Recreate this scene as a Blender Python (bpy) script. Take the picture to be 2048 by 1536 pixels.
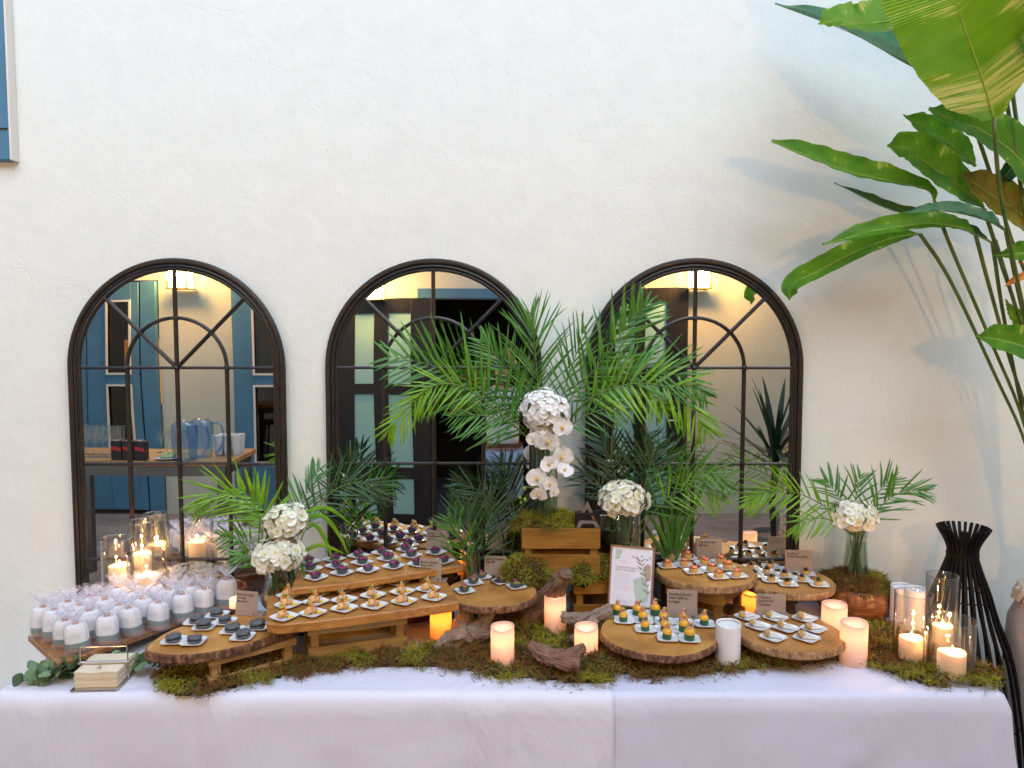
import bpy, math, random
from mathutils import Vector, Matrix, noise
R = math.radians
random.seed(7)
sc = bpy.context.scene
for o in list(bpy.data.objects): bpy.data.objects.remove(o)
# ------------------------------------------------------------------ camera, world, sun, exposure
F = 1537.0                      # focal length in pixels of the 2048 px wide photograph
PITCH = R(3.8); EYE = 1.921
cd = bpy.data.cameras.new('camera'); cd.sensor_width = 36; cd.lens = F/2048*36
cd.clip_start = 0.02; cd.clip_end = 200
cam = bpy.data.objects.new('camera', cd); sc.collection.objects.link(cam)
cam.location = (0, 0, EYE); cam.rotation_euler = (R(90)-PITCH, 0, 0); sc.camera = cam
w = bpy.data.worlds.new('World'); sc.world = w; w.use_nodes = True
nt = w.node_tree; bg = nt.nodes['Background']
sky = nt.nodes.new('ShaderNodeTexSky'); sky.sky_type = 'NISHITA'; sky.sun_disc = False
SUN_EL, SUN_AZ = 48, 158        # azimuth clockwise from north (+y)
sky.sun_elevation = R(SUN_EL); sky.sun_rotation = R(SUN_AZ); sky.air_density = 1.0; sky.dust_density = 0.6; sky.ozone_density = 1.55
nt.links.new(sky.outputs[0], bg.inputs[0]); bg.inputs[1].default_value = 0.15
sd = bpy.data.lights.new('sun', 'SUN'); sd.energy = 0.5; sd.angle = R(50); sd.color = (.84, 1.0, .96)
so = bpy.data.objects.new('sun', sd); sc.collection.objects.link(so)
az = R(SUN_AZ); el = R(SUN_EL)
sdir = Vector((math.sin(az)*math.cos(el), math.cos(az)*math.cos(el), math.sin(el)))
so.rotation_euler = sdir.to_track_quat('Z', 'Y').to_euler(); so.location = (0, -1, 6)
sc.view_settings.view_transform = 'Standard'; sc.view_settings.look = 'None'
sc.view_settings.gamma = 1; sc.view_settings.exposure = 1.54; sc.view_settings.use_curve_mapping = False
sc.render.engine = 'CYCLES'
sc.cycles.max_bounces = 6; sc.cycles.transparent_max_bounces = 16; sc.cycles.glossy_bounces = 4
sc.cycles.transmission_bounces = 4; sc.cycles.diffuse_bounces = 2
sc.cycles.sample_clamp_indirect = 4
# ------------------------------------------------------------------ picture -> place
cp, sp = math.cos(PITCH), math.sin(PITCH)
def ray(u, v):
    a = (u-1024)/F; b = (768-v)/F
    return Vector((a, cp+b*sp, -sp+b*cp))
def PZ(u, v, z):
    d = ray(u, v); return Vector((0, 0, EYE)) + d*((z-EYE)/d.z)
def PY(u, v, y):
    d = ray(u, v); return Vector((0, 0, EYE)) + d*(y/d.y)
TZ = 0.752                      # top of the cloth
WY = 3.30                       # the plastered wall
# ------------------------------------------------------------------ helpers
COL = sc.collection
def thing(name, label, cat, loc=(0, 0, 0), group=None, rz=0):
    o = bpy.data.objects.new(name, None); COL.objects.link(o)
    o.empty_display_size = 0.03; o.location = loc; o.rotation_euler = (0, 0, rz)
    o['label'] = label; o['category'] = cat
    if group: o['group'] = group
    return o
def tag(o, label, cat, group=None, kind=None):
    if label: o['label'] = label
    if cat: o['category'] = cat
    if group: o['group'] = group
    if kind: o['kind'] = kind
    return o
def place(name, me, parent=None, M=None, world=False):
    o = bpy.data.objects.new(name, me); COL.objects.link(o)
    if parent is not None: o.parent = parent
    if M is not None:
        o.matrix_basis = (Matrix.Translation(-parent.location) @ M) if (world and parent is not None) else M
    return o
def dup(root, loc, rz=0, label=None, group=None, scale=None, tilt=(0, 0)):
    r = root.copy(); COL.objects.link(r); r.location = loc; r.rotation_euler = (tilt[0], tilt[1], rz)
    if label: r['label'] = label
    if group: r['group'] = group
    if scale: r.scale = (scale,)*3 if not isinstance(scale, tuple) else scale
    for ch in list(root.children):
        c = ch.copy(); COL.objects.link(c); c.parent = r
        for g in ch.children:
            d = g.copy(); COL.objects.link(d); d.parent = c
    return r
class MB:
    def __init__(s): s.v = []; s.f = []; s.uv = None
    def add(s, vs, fs):
        n = len(s.v); s.v += [tuple(p) for p in vs]; s.f += [tuple(i+n for i in f) for f in fs]; return s
    def box(s, c, d, rot=0, bev=0.0):
        x, y, z = d[0]/2, d[1]/2, d[2]/2
        if bev <= 0:
            vs = [(-x,-y,-z),(x,-y,-z),(x,y,-z),(-x,y,-z),(-x,-y,z),(x,-y,z),(x,y,z),(-x,y,z)]
            fs = [(0,3,2,1),(4,5,6,7),(0,1,5,4),(1,2,6,5),(2,3,7,6),(3,0,4,7)]
        else:
            b = min(bev, x*.45, y*.45, z*.45); vs = []; fs = []
            for (zz, i) in ((-z, b), (-z+b, 0), (z-b, 0), (z, b)):
                X, Y = x-i, y-i
                vs += [(-X+b,-Y,zz),(X-b,-Y,zz),(X,-Y+b,zz),(X,Y-b,zz),(X-b,Y,zz),(-X+b,Y,zz),(-X,Y-b,zz),(-X,-Y+b,zz)]
            for k in range(3):
                for j in range(8):
                    a = k*8+j; c2 = k*8+(j+1) % 8; fs.append((a, c2, c2+8, a+8))
            fs.append(tuple(range(7, -1, -1))); fs.append(tuple(range(24, 32)))
        cs, sn = math.cos(rot), math.sin(rot)
        vs = [(c[0]+p[0]*cs-p[1]*sn, c[1]+p[0]*sn+p[1]*cs, c[2]+p[2]) for p in vs]
        return s.add(vs, fs)
    def tube(s, pts, r, n=8, caps=True, wob=0, seed=0, flat=1.0, uv=False):
        pts = [Vector(p) for p in pts]; m = len(pts)
        rs = r if isinstance(r, (list, tuple)) else [r]*m
        vs = []; up = None
        for i, p in enumerate(pts):
            t = (pts[min(i+1, m-1)]-pts[max(i-1, 0)]).normalized()
            if up is None:
                a = Vector((0, 0, 1)) if abs(t.z) < .9 else Vector((1, 0, 0)); up = (a-t*a.dot(t)).normalized()
            else:
                up = (up-t*up.dot(t)).normalized()
            sd_ = t.cross(up)
            for k in range(n):
                an = 2*math.pi*k/n; rr = rs[i]
                q = p+(up*math.cos(an)*flat+sd_*math.sin(an))*rr
                if wob: q = p+(q-p)*(1+wob*(.9*noise.noise(Vector((math.cos(an)*1.6+seed, math.sin(an)*1.6, i*.14)))+.55*noise.noise(Vector((math.cos(an)*4.5, math.sin(an)*4.5+seed, i*.22)))+.3*noise.noise(Vector((math.cos(an)*9, math.sin(an)*9, i*.5+seed)))))
                vs.append(q)
        fs = []
        for i in range(m-1):
            for k in range(n):
                a = i*n+k; b = i*n+(k+1) % n; fs.append((a, b, b+n, a+n))
        if caps: fs.append(tuple(range(n-1, -1, -1))); fs.append(tuple(range((m-1)*n, m*n)))
        if uv: s.uv = (s.uv or [])+[(i/m, abs(k/n*2-1)) for i in range(m) for k in range(n)]
        return s.add(vs, fs)
    def lathe(s, prof, n=24, c=(0, 0, 0), cap0=True, cap1=True, fn=None):
        vs = []
        for (r, z) in prof:
            for k in range(n):
                a = 2*math.pi*k/n; rr = r; zz = z
                if fn: rr, zz = fn(r, z, a)
                vs.append((c[0]+rr*math.cos(a), c[1]+rr*math.sin(a), c[2]+zz))
        fs = []; m = len(prof)
        for i in range(m-1):
            for k in range(n):
                a = i*n+k; b = i*n+(k+1) % n; fs.append((a, b, b+n, a+n))
        if cap0: fs.append(tuple(range(n-1, -1, -1)))
        if cap1: fs.append(tuple(range((m-1)*n, m*n)))
        return s.add(vs, fs)
    def prism(s, out, z0, z1, bev=0.0, shrink=None):
        # out: list of (x, y), counter-clockwise
        n = len(out); cx = sum(p[0] for p in out)/n; cy = sum(p[1] for p in out)/n
        def ring(k, z):
            res = []
            for i in range(n):
                a, b, c = Vector(out[i-1]), Vector(out[i]), Vector(out[(i+1) % n])
                t = ((b-a).normalized()+(c-b).normalized()); t = t.normalized() if t.length > 1e-6 else (c-b).normalized()
                nn = Vector((t.y, -t.x)); q = b-nn*k
                res.append((q.x, q.y, z))
            return res
        lv = [(bev, z0), (0, z0+bev), (0, z1-bev), (bev, z1)] if bev else [(0, z0), (0, z1)]
        vs = []
        for k, z in lv: vs += ring(k, z)
        fs = []
        for i in range(len(lv)-1):
            for k in range(n):
                a = i*n+k; b = i*n+(k+1) % n; fs.append((a, b, b+n, a+n))
        fs.append(tuple(range(n-1, -1, -1))); fs.append(tuple(range((len(lv)-1)*n, len(lv)*n)))
        return s.add(vs, fs)
    def lump(s, c, r, seed=0, amp=.25, sq=(1, 1, 1), nu=10, nv=7, freq=1.3):
        vs = []; c = Vector(c)
        for j in range(nv+1):
            ph = math.pi*j/nv
            for i in range(nu):
                a = 2*math.pi*i/nu
                d = Vector((math.sin(ph)*math.cos(a), math.sin(ph)*math.sin(a), math.cos(ph)))
                k = r*(1+amp*2*noise.noise(d*freq+Vector((seed*7.3, seed*1.7, 0))))
                vs.append(c+Vector((d.x*sq[0], d.y*sq[1], d.z*sq[2]))*k)
        fs = []
        for j in range(nv):
            for i in range(nu):
                a = j*nu+i; b = j*nu+(i+1) % nu
                fs.append((a, a+nu, b+nu, b))
        return s.add(vs, fs)
    def grid(s, fn, nu, nv, uv=False):
        vs = [fn(i/nu, j/nv) for j in range(nv+1) for i in range(nu+1)]
        fs = [(j*(nu+1)+i, j*(nu+1)+i+1, (j+1)*(nu+1)+i+1, (j+1)*(nu+1)+i) for j in range(nv) for i in range(nu)]
        if uv:
            if s.uv is None: s.uv = []
            s.uv += [(i/nu, j/nv) for j in range(nv+1) for i in range(nu+1)]
        return s.add(vs, fs)
    def mesh(s, name, mat, smooth=35, off=None):
        me = bpy.data.meshes.new(name)
        vs = s.v if off is None else [(p[0]-off[0], p[1]-off[1], p[2]-off[2]) for p in s.v]
        me.from_pydata(vs, [], s.f)
        if s.uv:
            l = me.uv_layers.new(name='UVMap')
            vi = [0]*len(me.loops); me.loops.foreach_get('vertex_index', vi)
            l.data.foreach_set('uv', [c for i in vi for c in s.uv[i]])
        me.materials.append(mat)
        if smooth:
            me.polygons.foreach_set('use_smooth', [True]*len(me.polygons))
            if smooth < 180: me.set_sharp_from_angle(angle=R(smooth))
        return me
    def build(s, name, mat, parent=None, smooth=35, world=True):
        off = parent.location if (parent is not None and world) else None
        return place(name, s.mesh(name, mat, smooth, off), parent)
def spline(pts, n):
    # Catmull-Rom through pts
    P = [Vector(p) for p in pts]; P = [P[0]*2-P[1]]+P+[P[-1]*2-P[-2]]
    out = []; m = len(P)-3
    for i in range(n+1):
        t = i/n*m; k = min(int(t), m-1); f = t-k
        a, b, c, d = P[k:k+4]
        out.append(.5*((2*b)+(c-a)*f+(2*a-5*b+4*c-d)*f*f+(3*b-a-3*c+d)*f**3))
    return out
# ------------------------------------------------------------------ materials
def nm(name):
    m = bpy.data.materials.new(name); m.use_nodes = True
    t = m.node_tree; return m, t, t.nodes['Principled BSDF']
def ND(t, k, **kw):
    n = t.nodes.new(k)
    for a, b in kw.items():
        if a in ('operation', 'blend_type', 'data_type', 'feature', 'noise_dimensions', 'wave_type', 'bands_direction', 'rings_direction', 'attribute_name'): setattr(n, a, b)
        else: n.inputs[a.replace('_', ' ')].default_value = b
    return n
def ramp(t, fac, stops):
    n = t.nodes.new('ShaderNodeValToRGB'); e = n.color_ramp.elements
    while len(e) < len(stops): e.new(.5)
    for i, (p, c) in enumerate(stops): e[i].position = p; e[i].color = (*c, 1)
    t.links.new(fac, n.inputs[0]); return n.outputs[0]
def coords(t, scale=(1, 1, 1), rot=(0, 0, 0), loc=(0, 0, 0), kind='Object'):
    c = t.nodes.new('ShaderNodeTexCoord'); m = t.nodes.new('ShaderNodeMapping')
    m.inputs['Scale'].default_value = scale; m.inputs['Rotation'].default_value = rot; m.inputs['Location'].default_value = loc
    t.links.new(c.outputs[kind], m.inputs[0]); return m.outputs[0]
def bump(t, b, h, dist, strength=1.0):
    n = t.nodes.new('ShaderNodeBump'); n.inputs['Distance'].default_value = dist; n.inputs['Strength'].default_value = strength
    t.links.new(h, n.inputs['Height']); t.links.new(n.outputs[0], b.inputs['Normal']); return n
def mat(name, c, rough=.5, metal=0, var=0, vs=8, bmp=0, bs=60, c2=None, sub=0, coat=0, spec=None, rnd=0, trans=0, em=None):
    m, t, b = nm(name)
    b.inputs['Base Color'].default_value = (*c, 1); b.inputs['Roughness'].default_value = rough; b.inputs['Metallic'].default_value = metal
    if coat: b.inputs['Coat Weight'].default_value = coat
    if spec is not None: b.inputs['Specular IOR Level'].default_value = spec
    if sub: b.inputs['Subsurface Weight'].default_value = sub; b.inputs['Subsurface Radius'].default_value = (.02, .012, .008); b.inputs['Subsurface Scale'].default_value = .6
    if em: b.inputs['Emission Color'].default_value = (*em[0], 1); b.inputs['Emission Strength'].default_value = em[1]
    col = None
    if var or c2:
        n = ND(t, 'ShaderNodeTexNoise', Scale=vs, Detail=5.0, Roughness=.6); t.links.new(coords(t), n.inputs['Vector'])
        lo = tuple(x*(1-var) for x in c); hi = c2 if c2 else tuple(min(1, x*(1+var)) for x in c)
        col = ramp(t, n.outputs[0], [(.35, lo), (.65, hi)])
    if rnd:
        oi = t.nodes.new('ShaderNodeObjectInfo'); hs = t.nodes.new('ShaderNodeHueSaturation')
        mr = t.nodes.new('ShaderNodeMapRange'); mr.inputs['To Min'].default_value = 1-rnd; mr.inputs['To Max'].default_value = 1+rnd
        t.links.new(oi.outputs['Random'], mr.inputs[0]); t.links.new(mr.outputs[0], hs.inputs['Value'])
        if col is not None: t.links.new(col, hs.inputs['Color'])
        else: hs.inputs['Color'].default_value = (*c, 1)
        col = hs.outputs[0]
    if col is not None: t.links.new(col, b.inputs['Base Color'])
    if bmp:
        n = ND(t, 'ShaderNodeTexNoise', Scale=bs, Detail=4.0); t.links.new(coords(t), n.inputs['Vector'])
        bump(t, b, n.outputs[0], bmp)
    if trans:   # thin, light comes through
        out = t.nodes['Material Output']; tr = t.nodes.new('ShaderNodeBsdfTranslucent'); mx = t.nodes.new('ShaderNodeMixShader')
        mx.inputs[0].default_value = trans
        if col is not None: t.links.new(col, tr.inputs[0])
        else: tr.inputs[0].default_value = (*c, 1)
        t.links.new(b.outputs[0], mx.inputs[1]); t.links.new(tr.outputs[0], mx.inputs[2]); t.links.new(mx.outputs[0], out.inputs[0])
    return m
def wood(name, ca, cb, cc, rot=0, scale=1.0, rough=.45, stretch=14, bmp=.0006, knots=0.0):
    m, t, b = nm(name); co = coords(t, (1.6*scale, stretch*scale*1.6, stretch*scale*1.6), (0, 0, -rot))
    n1 = ND(t, 'ShaderNodeTexNoise', Scale=1.7, Detail=8.0, Roughness=.62, Distortion=.9); t.links.new(co, n1.inputs['Vector'])
    co2 = coords(t, (3*scale, 90*scale, 90*scale), (0, 0, -rot)); n2 = ND(t, 'ShaderNodeTexNoise', Scale=2.0, Detail=4.0); t.links.new(co2, n2.inputs['Vector'])
    col = ramp(t, n1.outputs[0], [(.30, ca), (.5, cb), (.68, cc)])
    mx = ND(t, 'ShaderNodeMix', data_type='RGBA', blend_type='MULTIPLY'); mx.inputs[0].default_value = .55
    t.links.new(col, mx.inputs[6]); t.links.new(ramp(t, n2.outputs[0], [(.35, (.62, .58, .52)), (.6, (1, 1, 1))]), mx.inputs[7])
    last = mx.outputs[2]
    if knots:
        k = ND(t, 'ShaderNodeTexVoronoi', Scale=9.0*scale); t.links.new(coords(t, (1, 1.8, 1.8), (0, 0, -rot)), k.inputs['Vector'])
        m2 = ND(t, 'ShaderNodeMix', data_type='RGBA', blend_type='MULTIPLY'); m2.inputs[0].default_value = knots
        t.links.new(last, m2.inputs[6]); t.links.new(ramp(t, k.outputs['Distance'], [(.05, (.25, .15, .08)), (.16, (1, 1, 1))]), m2.inputs[7]); last = m2.outputs[2]
    t.links.new(last, b.inputs['Base Color']); b.inputs['Roughness'].default_value = rough
    bump(t, b, n2.outputs[0], bmp); return m
def rings(name, ca, cb, cc, off=(0, 0), scale=1.0, rough=.45):
    m, t, b = nm(name); co = coords(t, (1, 1, .3), loc=(off[0], off[1], 0))
    wv = ND(t, 'ShaderNodeTexWave', wave_type='RINGS', rings_direction='Z', Scale=21*scale, Distortion=7.0, Detail=5.0, Detail_Scale=1.6); t.links.new(co, wv.inputs['Vector'])
    n = ND(t, 'ShaderNodeTexNoise', Scale=7.0, Detail=6.0, Distortion=.6); t.links.new(co, n.inputs['Vector'])
    m1 = ND(t, 'ShaderNodeMix', data_type='RGBA', blend_type='MIX'); m1.inputs[0].default_value = .16
    t.links.new(ramp(t, n.outputs[0], [(.3, ca), (.5, cb), (.7, cc)]), m1.inputs[6]); t.links.new(ramp(t, wv.outputs[0], [(0, ca), (1, cc)]), m1.inputs[7])
    t.links.new(m1.outputs[2], b.inputs['Base Color']); b.inputs['Roughness'].default_value = rough
    bump(t, b, wv.outputs[0], .0004); return m
def glass(name, tint=(1, 1, 1), refl=1.0, rough=0.0):
    m, t, b = nm(name); t.nodes.remove(b); out = t.nodes['Material Output']
    tr = t.nodes.new('ShaderNodeBsdfTransparent'); tr.inputs[0].default_value = (*tint, 1)
    gl = t.nodes.new('ShaderNodeBsdfGlossy'); gl.inputs['Roughness'].default_value = rough
    lw = t.nodes.new('ShaderNodeLayerWeight'); lw.inputs[0].default_value = .5; pw = ND(t, 'ShaderNodeMath', operation='POWER'); pw.inputs[1].default_value = 3.2; t.links.new(lw.outputs['Facing'], pw.inputs[0])
    mu = ND(t, 'ShaderNodeMath', operation='MULTIPLY_ADD'); mu.inputs[1].default_value = .42*refl; mu.inputs[2].default_value = .035*refl; mu.use_clamp = True; t.links.new(pw.outputs[0], mu.inputs[0])
    mx = t.nodes.new('ShaderNodeMixShader'); t.links.new(mu.outputs[0], mx.inputs[0])
    t.links.new(tr.outputs[0], mx.inputs[1]); t.links.new(gl.outputs[0], mx.inputs[2]); t.links.new(mx.outputs[0], out.inputs[0]); return m
def sheer(name, c, op, trl=.4, rough=.6):
    m, t, b = nm(name); out = t.nodes['Material Output']
    b.inputs['Base Color'].default_value = (*c, 1); b.inputs['Roughness'].default_value = rough
    tr = t.nodes.new('ShaderNodeBsdfTransparent'); tl = t.nodes.new('ShaderNodeBsdfTranslucent'); tl.inputs[0].default_value = (*c, 1)
    a = t.nodes.new('ShaderNodeMixShader'); a.inputs[0].default_value = trl; t.links.new(b.outputs[0], a.inputs[1]); t.links.new(tl.outputs[0], a.inputs[2])
    mx = t.nodes.new('ShaderNodeMixShader'); mx.inputs[0].default_value = op
    t.links.new(tr.outputs[0], mx.inputs[1]); t.links.new(a.outputs[0], mx.inputs[2]); t.links.new(mx.outputs[0], out.inputs[0]); return m

def wall_mat(name, c, amt=1.0):
    m, t, b = nm(name); co = coords(t)
    big = ND(t, 'ShaderNodeTexNoise', Scale=1.1, Detail=3.0); t.links.new(co, big.inputs['Vector'])
    med = ND(t, 'ShaderNodeTexNoise', Scale=7.0, Detail=9.0, Roughness=.62, Distortion=.4); t.links.new(co, med.inputs['Vector'])
    fin = ND(t, 'ShaderNodeTexNoise', Scale=95.0, Detail=3.0); t.links.new(co, fin.inputs['Vector'])
    # hairline cracks where a slow mask allows them
    dn = ND(t, 'ShaderNodeTexNoise', Scale=3.0, Detail=6.0); t.links.new(co, dn.inputs['Vector'])
    ad = ND(t, 'ShaderNodeMix', data_type='VECTOR'); ad.inputs[0].default_value = .35
    t.links.new(co, ad.inputs[4]); t.links.new(dn.outputs[1], ad.inputs[5])
    vo = ND(t, 'ShaderNodeTexVoronoi', feature='DISTANCE_TO_EDGE', Scale=4.2); t.links.new(ad.outputs[1], vo.inputs['Vector'])
    crack = ramp(t, vo.outputs['Distance'], [(0, (0, 0, 0)), (.011, (1, 1, 1))])
    mask = ramp(t, big.outputs[0], [(.48, (1, 1, 1)), (.60, (0, 0, 0))])
    cm = ND(t, 'ShaderNodeMix', data_type='RGBA', blend_type='LIGHTEN'); cm.inputs[0].default_value = 1
    t.links.new(crack, cm.inputs[6]); t.links.new(mask, cm.inputs[7])
    col = ramp(t, med.outputs[0], [(.32, tuple(x*.965 for x in c)), (.55, c), (.75, tuple(min(1, x*1.03) for x in c))])
    # small dark scuffs
    sv = ND(t, 'ShaderNodeTexVoronoi', Scale=5.5); t.links.new(co, sv.inputs['Vector'])
    sc_ = ramp(t, sv.outputs['Distance'], [(.012, (.35, .33, .30)), (.022, (1, 1, 1))])
    mu = ND(t, 'ShaderNodeMix', data_type='RGBA', blend_type='MULTIPLY'); mu.inputs[0].default_value = .6
    t.links.new(col, mu.inputs[6]); t.links.new(sc_, mu.inputs[7]); t.links.new(mu.outputs[2], b.inputs['Base Color'])
    def mth(op, a, k):
        n = ND(t, 'ShaderNodeMath', operation=op); t.links.new(a, n.inputs[0])
        if isinstance(k, float): n.inputs[1].default_value = k
        else: t.links.new(k, n.inputs[1])
        return n.outputs[0]
    h = mth('ADD', mth('MULTIPLY', med.outputs[0], .42), mth('ADD', mth('MULTIPLY', fin.outputs[0], .08), mth('MULTIPLY', cm.outputs[2], .07)))
    b.inputs['Roughness'].default_value = .75
    bump(t, b, h, .0095*amt); return m
# ------------------------------------------------------------------ material library
WALLC = (0.775, 0.79, 0.735)
m_wall = wall_mat('plaster', WALLC)
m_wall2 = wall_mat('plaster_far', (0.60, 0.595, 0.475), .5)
m_pave = mat('paving', (.20, .20, .21), .8, var=.25, vs=3, bmp=.004, bs=30)
m_iron = mat('rusted_iron', (.020, .016, .014), .45, .35, c2=(.032, .023, .018), vs=22, bmp=.0008, bs=160)
m_blk = mat('black_iron', (.003, .0025, .003), .6, 0, spec=.2, bmp=.0005, bs=120)
m_blue = mat('blue_paint', (.065, .19, .30), .45, var=.12, vs=3, bmp=.0006, bs=90)
m_trim = mat('cream_trim', (.70, .66, .58), .55, bmp=.0005, bs=80)
m_ebony = mat('dark_door', (.008, .007, .009), .4, c2=(.014, .010, .009), vs=6, bmp=.0008, bs=70)
m_frost = mat('frosted_pane', (.36, .62, .53), .35)
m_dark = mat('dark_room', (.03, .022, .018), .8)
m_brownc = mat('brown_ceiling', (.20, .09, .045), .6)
m_orange = mat('orange_panel_glow', (.75, .32, .04), .5, em=((.9, .35, .03), .35))
m_steel = mat('steel', (.62, .60, .58), .25, 1.0)
m_greym = mat('grey_metal', (.16, .15, .14), .35, .7)
m_teak = wood('teak', (.30, .13, .045), (.48, .24, .09), (.62, .36, .16))
m_leafdk = mat('dark_leaf', (.012, .045, .018), .4, var=.3, rnd=.3)
m_cloth = None
def mirror_mat():
    m, t, b = nm('mirror_glass'); b.inputs['Base Color'].default_value = (.80, .82, .80, 1); b.inputs['Metallic'].default_value = 1; b.inputs['Roughness'].default_value = 0.005
    n = ND(t, 'ShaderNodeTexNoise', Scale=2.6, Detail=0.0); t.links.new(coords(t, (1, 1, .45)), n.inputs['Vector'])
    bump(t, b, n.outputs[0], .0016); return m
m_mirror = mirror_mat()
# ------------------------------------------------------------------ ground and walls
g = MB().grid(lambda a, b: (-12+24*a, -9+18*b, 0), 8, 6).build('ground', m_pave); tag(g, 'grey stone paving of the courtyard', None, kind='structure')
t0 = thing('courtyard_wall', 'tall cream plastered wall with hairline cracks behind the buffet table', 'wall', (0, WY, 0))
MB().grid(lambda a, b: (-4.6+9.2*a, WY, 5.6*b), 60, 40).build('plaster_face', m_wall, t0)
MB().box((0, WY+.16, 2.8), (9.2, .3, 5.6)).build('wall_body', m_wall2, t0)
# blue shutter high on the left of the wall
s = thing('shutter', 'blue painted shutter edge high on the left of the cream wall', 'shutter', (PY(0, 100, WY).x, WY, 2.5))
rx = PY(25, 318, WY-.03).x; bz = PY(12, 322, WY-.03).z
MB().box((rx-.40, WY-.02, bz+.75), (.80, .04, 1.5), bev=.006).build('board', m_blue, s)
MB().box((rx+.0055, WY-.026, bz+.75), (.009, .05, 1.5), bev=.002).build('white_edge', m_trim, s)
MB().box((rx-.40, WY-.043, bz+.13), (.78, .006, .005)).build('seam', m_ebony, s)

# ---- the far side of the courtyard, seen in the mirrors
FY = -1.5
fw = thing('far_wall', 'beige wall with blue and black doors reflected in the arched mirrors', 'wall', (0, FY, 0))
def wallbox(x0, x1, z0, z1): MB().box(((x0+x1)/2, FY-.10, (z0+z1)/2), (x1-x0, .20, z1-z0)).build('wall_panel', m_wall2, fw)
TOPW = 5.0  # raised out of view to shade the lower part of the plastered wall
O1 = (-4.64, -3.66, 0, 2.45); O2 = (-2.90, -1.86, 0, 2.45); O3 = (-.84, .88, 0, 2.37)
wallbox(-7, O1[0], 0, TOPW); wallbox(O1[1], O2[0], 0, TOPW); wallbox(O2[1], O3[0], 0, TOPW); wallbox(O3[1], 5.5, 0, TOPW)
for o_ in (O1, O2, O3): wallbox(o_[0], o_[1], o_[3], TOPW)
for nm_, x in (('left', -5.6), ('right', 4.75)):
    sw = thing('unseen_side_wall', 'unseen cream wall added to hold back light on the %s side of the courtyard' % nm_, 'wall', (x, .9, 0)); MB().box((x, .9, 2.5), (.2, 4.75, 5.0)).build('wall_panel', m_wall2, sw)  # added out of view so the courtyard light fades downward
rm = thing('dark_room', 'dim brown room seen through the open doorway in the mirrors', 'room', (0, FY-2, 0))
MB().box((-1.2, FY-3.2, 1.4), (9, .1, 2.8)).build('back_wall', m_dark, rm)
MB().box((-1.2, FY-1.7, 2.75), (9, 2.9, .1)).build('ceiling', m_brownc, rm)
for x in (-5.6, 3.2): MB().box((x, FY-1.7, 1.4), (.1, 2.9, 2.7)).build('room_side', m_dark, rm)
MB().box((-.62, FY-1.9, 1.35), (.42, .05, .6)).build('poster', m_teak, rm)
MB().box((-4.35, FY-1.2, 1.45), (.5, .05, .75)).build('glowing_panel', m_orange, rm)  # orange panel given a weak glow of its own, not a lamp
def blue_leaf(x0, x1, label, gx0, gx1, rows):
    b = thing('blue_door', label, 'door', (x0, FY+.04, 0))
    def bx(a, c, z0, z1): MB().box(((a+c)/2, FY+.04, (z0+z1)/2), (c-a, .05, z1-z0), bev=.004).build('rail', m_blue, b)
    bx(x0, gx0, .05, 2.43); bx(gx1, x1, .05, 2.43)
    z = .05
    for (z0, z1) in rows:
        bx(gx0+.001, gx1-.001, z, z0); z = z1
        for (a, c, q0, q1) in ((gx0, gx0+.02, z0, z1), (gx1-.02, gx1, z0, z1), (gx0+.02, gx1-.02, z0, z0+.02), (gx0+.02, gx1-.02, z1-.02, z1)):
            MB().box(((a+c)/2, FY+.075, (q0+q1)/2), (c-a, .018, q1-q0)).build('bead', m_trim, b)
        MB().box(((gx0+gx1)/2, FY+.04, (z0+z1)/2), (gx1-gx0, .006, z1-z0)).build('pane', m_pane, b)
    bx(gx0+.001, gx1-.001, z, 2.43)
m_pane = glass('window_glass', (.6, .55, .5), 1.6)
blue_leaf(-4.63, -4.43, 'narrow blue door leaf at the left edge of the left mirror', -4.60, -4.50, [(.55, 1.38), (1.48, 2.25)])
MB().box((-3.74, FY+.03, 1.22), (.15, .06, 2.44), bev=.004).build('door_frame', m_blue, fw)
blue_leaf(-4.42, -3.83, 'blue door leaf with a glazed panel left of the lantern in the left mirror', -4.20, -3.91, [(.55, 1.38), (1.48, 2.25)])
blue_leaf(-2.90, -2.0, 'blue door leaf with wide dark panes in the left mirror, right of the beige wall', -2.67, -2.10, [(.55, 1.38), (1.48, 2.25)])
def black_leaf(x0, x1, label, cols):
    b = thing('black_door', label, 'door', (x0, FY+.04, 0)); zs = [(.12, .50), (.62, 1.38), (1.49, 2.22)]
    xs = [x0]+[v for c in cols for v in c]+[x1]
    for i in range(0, len(xs), 2): MB().box(((xs[i]+xs[i+1])/2, FY+.05, 1.19), (xs[i+1]-xs[i], .07, 2.36), bev=.004).build('stile', m_ebony, b)
    zz = [.01]+[v for c in zs for v in c]+[2.37]
    for c in cols:
        for i in range(0, len(zz), 2): MB().box(((c[0]+c[1])/2, FY+.05, (zz[i]+zz[i+1])/2), (c[1]-c[0], .062, zz[i+1]-zz[i])).build('rail', m_ebony, b)
        for (z0, z1) in zs: MB().box(((c[0]+c[1])/2, FY+.055, (z0+z1)/2), (c[1]-c[0], .02, z1-z0)).build('pane', m_frost, b)
    return b
black_leaf(-1.86, -.84, 'black door with pale green frosted panes in the middle mirror', [(-1.64, -1.42), (-1.26, -1.03)])
bl = black_leaf(.88, 1.82, 'black door with pale green frosted panes in the right mirror', [(1.06, 1.28), (1.40, 1.62)])
MB().tube([(1.72, FY+.10, 1.02), (1.72, FY+.15, 1.02), (1.62, FY+.15, 1.02)], .01).build('handle', m_steel, bl)
MB().box((-.42, FY+.03, 2.42), (1.1, .05, .1)).build('lintel', m_blue, fw)
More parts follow.
